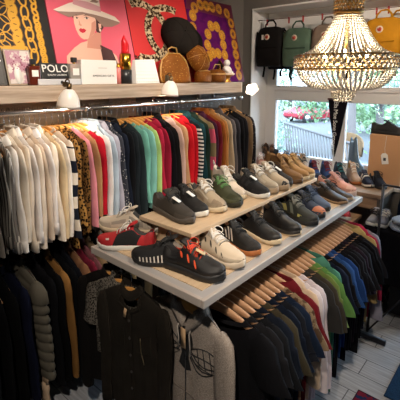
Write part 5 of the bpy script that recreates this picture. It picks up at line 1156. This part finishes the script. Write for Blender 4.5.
for i, (y, z, hx, lb) in enumerate(((.545, 0, '7b8ca4', 'folded mid blue jeans, lower pair on the black cloth'), (.535, .045, 'a9b6c8', 'folded pale blue jeans, upper pair on the black cloth'))):
    t = thing('folded_jeans', lb, 'jeans', (2.84, y, TT+z), R(5-8*i)); m = cloth('denim_'+hx, C(hx), 'heather', C('b4bfcc'))
    rr = []
    for q in range(12):
        f = q/11; y_ = -.15+.30*f; k = math.sin(PI*min(1, max(0, f)))**.25 if 0 < f < 1 else .3
        rr.append([(.092*k*abs(math.cos(a))**.5*(1 if math.cos(a) > 0 else -1), y_, .0215+.021*k*abs(math.sin(a))**.6*(1 if math.sin(a) > 0 else -1)+.002*math.sin(9*y_*6+i)*(1 if math.sin(a) > 0 else 0)) for a in [2*PI*j/20 for j in range(20)]])
    MB().loft(rr).build('fabric', m, t); MB().tube([(-.05, -.12, .044), (.05, -.12, .044), (.05, -.02, .0445), (-.05, -.02, .0445)], .0015, 5, closed=True).build('seam', cloth('denim_seam', C('b58a4c')), t)
t = thing('holdall', 'dark blue bag with pale straps at the right edge behind the jeans', 'bag', (3.14, .55, 0))
MB().loft([[(.10*k*abs(math.cos(a))**.5*(1 if math.cos(a) > 0 else -1), .17*k*abs(math.sin(a))**.5*(1 if math.sin(a) > 0 else -1), z) for a in [2*PI*j/28 for j in range(28)]] for z, k in ((.70, .9), (.72, 1), (.85, 1.0), (.98, .9), (1.04, .6), (1.05, .3))]).build('body', cloth('holdall_blue', C('1f3350')), t)
MB().span((-.09, -.16, 0), (.09, .16, .70)).build('plinth', mat('plinth_dark', (.02, .02, .025), .6), t, False)
for s in (-1, 1): MB().tube([(-.105, s*.06, .74), (-.108, s*.06, .95), (-.03, s*.03, 1.10), (.03, s*.03, 1.10), (.09, s*.06, .95)], .010, 6, flat=.4).build('strap', cloth('strap_pale', C('7b8ea6')), t)
for i, (x, y, yw, hx, lb) in enumerate(((3.06, .79, -150, '23242a', 'dark sneaker with white lace on the floor under the bench, nearest the post'), (3.19, .80, -140, '3b3c42', 'charcoal sneaker on the floor left of the pale one'), (3.20, .68, -145, '1b1c22', 'black sneaker on the floor below the black cloth'), (3.34, .93, -150, '5b5d66', 'grey sneaker at the back of the floor pile under the bench'))):
    shoe(lb, (x-.1, y-.03), 0, yw, dict(m=cm(hx), sm=RUBBERW, p='runner', L=.26, w=.85, lace=LACE_W, pat=[('side_stripe', .4, .5, 10, 50, WHT, -.08)]), seed=95+i)
# black folding stand post beside the rack end
t = thing('folding_stand', 'black metal stand with post, brace and floor bar right of the rack', 'stand', (2.63, .74, 0))
def fs(n_, mb): mb.xf(Matrix.Translation((-2.63, -.74, 0))).build(n_, DARKMET, t)
fs('post', MB().tube([(2.655, .735, .03), (2.685, .72, 1.10)], .009, 8)); fs('brace', MB().tube([(2.655, .735, .035), (2.66, .50, .42)], .006, 8)); fs('thin_post', MB().tube([(2.66, .50, .0), (2.67, .48, 1.10)], .008, 8)); fs('top_bar', MB().tube([(2.685, .72, 1.10), (2.67, .48, 1.10)], .008, 8))
# rugs
def rug(name, label, a, b, m, bm):
    t = thing(name, label, 'rug', ((a[0]+b[0])/2, (a[1]+b[1])/2, 0)); hx, hy = (b[0]-a[0])/2, (b[1]-a[1])/2
    MB().span((-hx, -hy, .0005), (hx, hy, .010)).build('pile', m, t, False, bevel=.003)
    k = MB(); k.tube([(-hx, -hy, .007), (hx, -hy, .007), (hx, hy, .007), (-hx, hy, .007)], .006, 6, closed=True); k.build('binding', bm, t)
rug('floor_mat', 'dark blue floor mat at the bottom right corner', (2.16, -.35), (3.0, .475), cloth('mat_blue', C('24405f'), 'heather', C('1a2e47')), cloth('mat_edge', C('1c3550')))
rug('patterned_rug', 'small red and blue patterned rug below the rack end', (1.30, -.3), (2.10, .60), cloth('rug_pattern', C('6c2434'), 'leopard', C('26304f'), 34), cloth('rug_edge', C('40202c')))
# pale glove hanging out of the puffer sleeve
t = thing('glove', 'pale cream glove hanging below the puffer jacket', 'glove', (.812, 1.765, .25)); GC = cloth('glove_cream', C('b39b82'))
gl = MB(); gl.loft([[(.016*k*math.cos(a), .030*k*math.sin(a), z) for a in [2*PI*j/14 for j in range(14)]] for z, k in ((0, .5), (-.01, .9), (-.04, 1), (-.06, .8), (-.075, .85), (-.12, 1.15))]); gl.build('palm', GC, t)
for i, (y, l_) in enumerate(((-.02, .05), (-.007, .062), (.007, .06), (.02, .045))): MB().tube([(0, y, -.005), (.004, y*1.15, l_*.6), (.006, y*1.2, l_)], [.0075, .007, .004], 8).build('finger', GC, t)
MB().tube([(0, .024, -.04), (.002, .045, -.015), (.004, .050, .005)], [.009, .008, .004], 8).build('thumb', GC, t)

# ------------------------------------------------------------------ outside the window
struct('street', MB().span((3.8, -30, -1.3), (80, 60, -1.2)), mat('asphalt', (.07, .075, .08), .9))
struct('terrace', MB().span((3.78, -2.5, -1.2), (8.6, 6.0, .0)), mat('terrace_stone', (.075, .085, .10), .8))
LEAF = [mat('leaf_a', (.14, .26, .13), .6), mat('leaf_b', (.22, .34, .18), .6), mat('leaf_c', (.20, .29, .24), .6)]; BARK = mat('bark', (.12, .11, .11), .9)
def tree(label, x, y, h, cr, n, li, seed, trunk=.16, zc=None, name='tree'):
    r_ = random.Random(seed); t = thing(name, label, 'tree' if name == 'tree' else 'shrub', (x, y, -1.2))
    if trunk:
        tr_ = MB().tube([(0, 0, 0), (.1, .05, h*.3), (-.05, .1, h*.6), (.05, 0, h*.85)], [trunk, trunk*.8, trunk*.6, trunk*.3], 10)
        for k in range(5): a = r_.uniform(0, 6.28); z = h*r_.uniform(.35, .6); tr_.tube([(0, 0, z), (math.cos(a)*cr*.4, math.sin(a)*cr*.4, z+h*.15), (math.cos(a)*cr*.7, math.sin(a)*cr*.7, z+h*.22)], [trunk*.4, trunk*.25, trunk*.1], 6)
        tr_.build('trunk', BARK, t)
    f = MB(); cl = [(r_.gauss(0, cr*.45), r_.gauss(0, cr*.45), (zc if zc else h*.65)+r_.gauss(0, h*.18)) for _ in range(26)]
    for _ in range(n):
        c = r_.choice(cl); p = Vector((c[0]+r_.gauss(0, cr*.17), c[1]+r_.gauss(0, cr*.17), max(.02, c[2]+r_.gauss(0, cr*.15)))); s = r_.uniform(.05, .12)*(cr/1.6)**.5
        a = Vector((r_.gauss(0, 1), r_.gauss(0, 1), r_.gauss(0, 1))).normalized(); b_ = a.orthogonal().normalized(); c_ = a.cross(b_)
        f.add([p-b_*s, p-c_*s*.5+a*s*.1, p+b_*s, p+c_*s*.5+a*s*.1], [(0, 1, 2, 3)])
    f.build('foliage', LEAF[li], t)
tree('leafy green tree outside seen through the left part of the window', 13.5, 9.2, 5.2, 1.7, 3800, 1, 1)
tree('tall pale green tree outside behind the red car', 32, 17, 8, 4, 4200, 2, 2)
tree('dense tree outside right of the pennant', 16.5, 5.9, 6, 1.9, 3800, 0, 3, .22)
tree('slim tree outside above the kraft box', 12.5, 3.6, 5.5, 1.6, 2600, 2, 4, .15)
tree('tree with a thick trunk outside left of the kraft box', 9.2, 3.25, 5.5, 1.1, 2200, 1, 5, .13)
tree('round green shrub outside below the leafy tree', 11.8, 7.5, 1.6, .8, 2400, 0, 6, 0, .8, 'shrub')
tree('wide hedge like shrub outside far right', 22, 6.7, 2.4, 2.2, 3200, 1, 7, 0, 1.2, 'shrub')
tree('small pale shrub outside beside the railing', 9.6, 5.6, 1.6, .6, 1300, 2, 8, 0, 1.3, 'shrub')
t = thing('car', 'red car parked outside seen through the window', 'car', (25.6, 11.9, -1.2), R(160)); RED = mat('car_red', C('8a2030'), .3)
cbm = MB(); cbm.loft([[(x, -w_*k, z) if s else (x, w_*k, z) for s in (0, 1) for (z, k) in (((zb, .9), (zm, 1.0), (zt, .85 if zt > 1 else .92)) if s == 0 else ((zt, .85 if zt > 1 else .92), (zm, 1.0), (zb, .9)))] for x, w_, zb, zm, zt in ((-2.0, .78, .4, .6, .75), (-1.9, .84, .25, .6, .98), (-1.2, .86, .22, .6, 1.0), (-.6, .86, .22, .6, 1.0), (.9, .86, .22, .6, .95), (1.8, .82, .25, .55, .80), (2.0, .74, .4, .5, .65))])
cbm.build('body', RED, t, False, bevel=.04); MB().loft([[(x, -w_, z) for z, w_ in ()]] if False else [[(x*k, s*.78*kk, z) for x, s in ((-1.75, -1), (.7, -1), (.7, 1), (-1.75, 1))] for z, k, kk in ((.95, 1, 1), (1.42, .72, .82), (1.47, .66, .76))]).build('cabin', RED, t, False, bevel=.05)
MB().loft([[(x*k+.01, s*.79*kk, z) for x, s in ((-1.74, -1), (.72, -1), (.72, 1), (-1.74, 1))] for z, k, kk in ((1.02, .97, .98), (1.36, .78, .85))]).build('window_glass', mat('car_glass', (.05, .07, .09), .08), t, False)
for x in (-1.25, 1.25):
    for s in (-1, 1):
        wh = MB().lathe([(.0, -.10), (.30, -.10), (.33, -.06), (.33, .06), (.30, .10), (0, .10)], 24).xf(Matrix.Translation((x, s*.76, .33)) @ Matrix.Rotation(PI/2, 4, 'X')).build('wheel', RUB_B, t); MB().lathe([(0, -.012), (.2, -.012), (.2, .012), (0, .012)], 18).xf(Matrix.Translation((x, s*.865, .33)) @ Matrix.Rotation(PI/2, 4, 'X')).build('hub_cap', CHROME, wh)
for s in (-1, 1): MB().ball((1.93, s*.58, .62), .09, 10, 8, sc_=(.4, 1.2, .8)).build('headlight', mat('lamp_glass', (.8, .8, .8), .1), t)
t = thing('railing', 'pale outdoor railing of slanted slats beyond the window', 'railing', (6.5, 3.0, .0)); WM = mat('pale_metal', (.07, .07, .075), .5)
a, b_ = Vector((.35, .75, .0)), Vector((-.1, -.75, 0))
MB().tube([a+Vector((0, 0, .92)), b_+Vector((0, 0, .72))], .025, 8).build('handrail', WM, t); MB().tube([a+Vector((0, 0, .08)), b_+Vector((0, 0, .05))], .018, 8).build('bottom_rail', WM, t)
for i in range(24):
    f = i/23; p = a.lerp(b_, f); q = a.lerp(b_, min(1, f+.10)); MB().tube([p+Vector((0, 0, .92-.2*f)), q+Vector((0, 0, .07))], .017, 6).build('slat', WM, t)
t = thing('wicker_chair', 'beige wicker armchair outside behind the pennant tip', 'chair', (7.2, 2.62, .0), R(200)); WK = cloth('wicker', C('7a6650'), 'hstripe', C('5a4936'), 60)
MB().loft([[(.24*k*math.cos(a_), .24*k*math.sin(a_), z) for a_ in [2*PI*j/24 for j in range(24)]] for z, k in ((.30, .8), (.33, 1), (.36, 1), (.37, .9))]).build('seat', WK, t)
g = [[(-.24*math.cos(a_)*(1+.1*f), .27*math.sin(a_)*(1+.05*f), .34+(.42*math.cos(a_*.62)**1.0)*f) for a_ in [R(-100+200*j/24) for j in range(25)]] for f in [i/8 for i in range(9)]]
bk = MB().loft(g, False, False); bk.loft([[(p[0]*.93, p[1]*.93, p[2]) for p in r_] for r_ in g], False, False); bk.loft([g[-1], [(p[0]*.93, p[1]*.93, p[2]) for p in g[-1]]], False, False); bk.build('backrest', WK, t)
for x, y in ((-.15, -.15), (.15, -.15), (-.15, .15), (.15, .15)): MB().tube([(x*1.2, y*1.2, 0), (x, y, .32)], .018, 8).build('leg', WK, t)

# ------------------------------------------------------------------ ceiling spots (real fixtures above the frame) and lights
def light(name, kind, loc, en, col, **k):
    d = bpy.data.lights.new(name, kind); d.energy = en; d.color = col
    for a_, v_ in k.items(): setattr(d, a_, v_)
    o = bpy.data.objects.new(name, d); COL.objects.link(o); o.location = loc; return o
def aim(o, p): o.rotation_euler = (Vector(p)-o.location).to_track_quat('-Z', 'Y').to_euler()
WARM = (1, .865, .72)
for i, (x, y, tx, ty, tz, en, an, w_) in enumerate(SPOTS):
    t = thing('ceiling_spot', 'white ceiling spotlight '+w_, 'lamp', (x, y, 2.8))
    MB().lathe([(0, 0), (.045, 0), (.045, -.02), (0, -.02)], 20).tube([(0, 0, -.02), (0, 0, -.07)], .008, 8).build('mount', WHITEP, t)
    dirv = (Vector((tx, ty, tz))-Vector((x, y, 2.71))).normalized(); M_ = Matrix.Translation((0, 0, -.09)) @ dirv.to_track_quat('-Z', 'Y').to_matrix().to_4x4()
    MB().lathe([(0, .05), (.03, .05), (.04, .02), (.042, -.06), (.038, -.06), (.034, 0), (0, 0)], 20).xf(M_).build('head', WHITEP, t)
    l = light('spot_light', 'SPOT', Vector((x, y, 2.71))+dirv*.075, en, WARM, spot_size=R(an), spot_blend=.7, shadow_soft_size=.03); aim(l, (tx, ty, tz))
for x, z in ((1.14, 1.70), (1.905, 1.738)):
    light('shelf_lamp_light', 'POINT', (x, SHF-.05, z-.03), SHELF_W, (1, .83, .66), shadow_soft_size=.016)
light('shelf_lamp_light', 'POINT', (2.83, SHF-.07, 1.705), SHELF_W*.8, (1, .83, .66), shadow_soft_size=.016)
light('chandelier_light', 'POINT', (2.235, .858, 1.97), CHAND_W, (1, .80, .56), shadow_soft_size=.12)
# daylight
wd = bpy.data.worlds.new('world'); sc.world = wd; wd.use_nodes = True; nt = wd.node_tree; bgn = nt.nodes['Background']
tc = N(nt, 'ShaderNodeTexCoord'); sp = N(nt, 'ShaderNodeSeparateXYZ'); nt.links.new(tc.outputs['Generated'], sp.inputs[0])
rp_ = ramp(nt, [(.0, (.72, .87, 1.0)), (.5, (.55, .77, 1.0))]); nt.links.new(sp.outputs['Z'], rp_.inputs['Fac']); nt.links.new(rp_.outputs['Color'], bgn.inputs['Color']); bgn.inputs['Strength'].default_value = SKY
s_ = light('sun', 'SUN', (0, 0, 20), SUN, (1, .95, .88), angle=R(3)); s_.rotation_euler = Vector((.62, .25, -.75)).to_track_quat('-Z', 'Y').to_euler()
pl_ = light('window_portal', 'AREA', (3.66, 1.24, 1.68), 1, (1, 1, 1), shape='RECTANGLE', size=3.9, size_y=1.5); pl_.rotation_euler = (0, R(90), 0); pl_.data.cycles.is_portal = True
pl_.data.size, pl_.data.size_y = 1.5, 1.9
pl2 = light('door_portal', 'AREA', (3.7, -.35, 1.1), 1, (1, 1, 1), shape='RECTANGLE', size=2.1, size_y=1.3); pl2.rotation_euler = (0, R(90), 0); pl2.data.cycles.is_portal = True
# ------------------------------------------------------------------ colour management and sampling
vs_ = sc.view_settings; vs_.view_transform = 'Standard'; vs_.look = 'None'; vs_.exposure = EXPO; vs_.gamma = 1; vs_.use_curve_mapping = False
cy = sc.cycles; cy.use_denoising = True; cy.max_bounces = 8; cy.diffuse_bounces = 4; cy.glossy_bounces = 3; cy.transmission_bounces = 6; cy.transparent_max_bounces = 8; cy.sample_clamp_indirect = 4; cy.caustics_reflective = False; cy.caustics_refractive = False
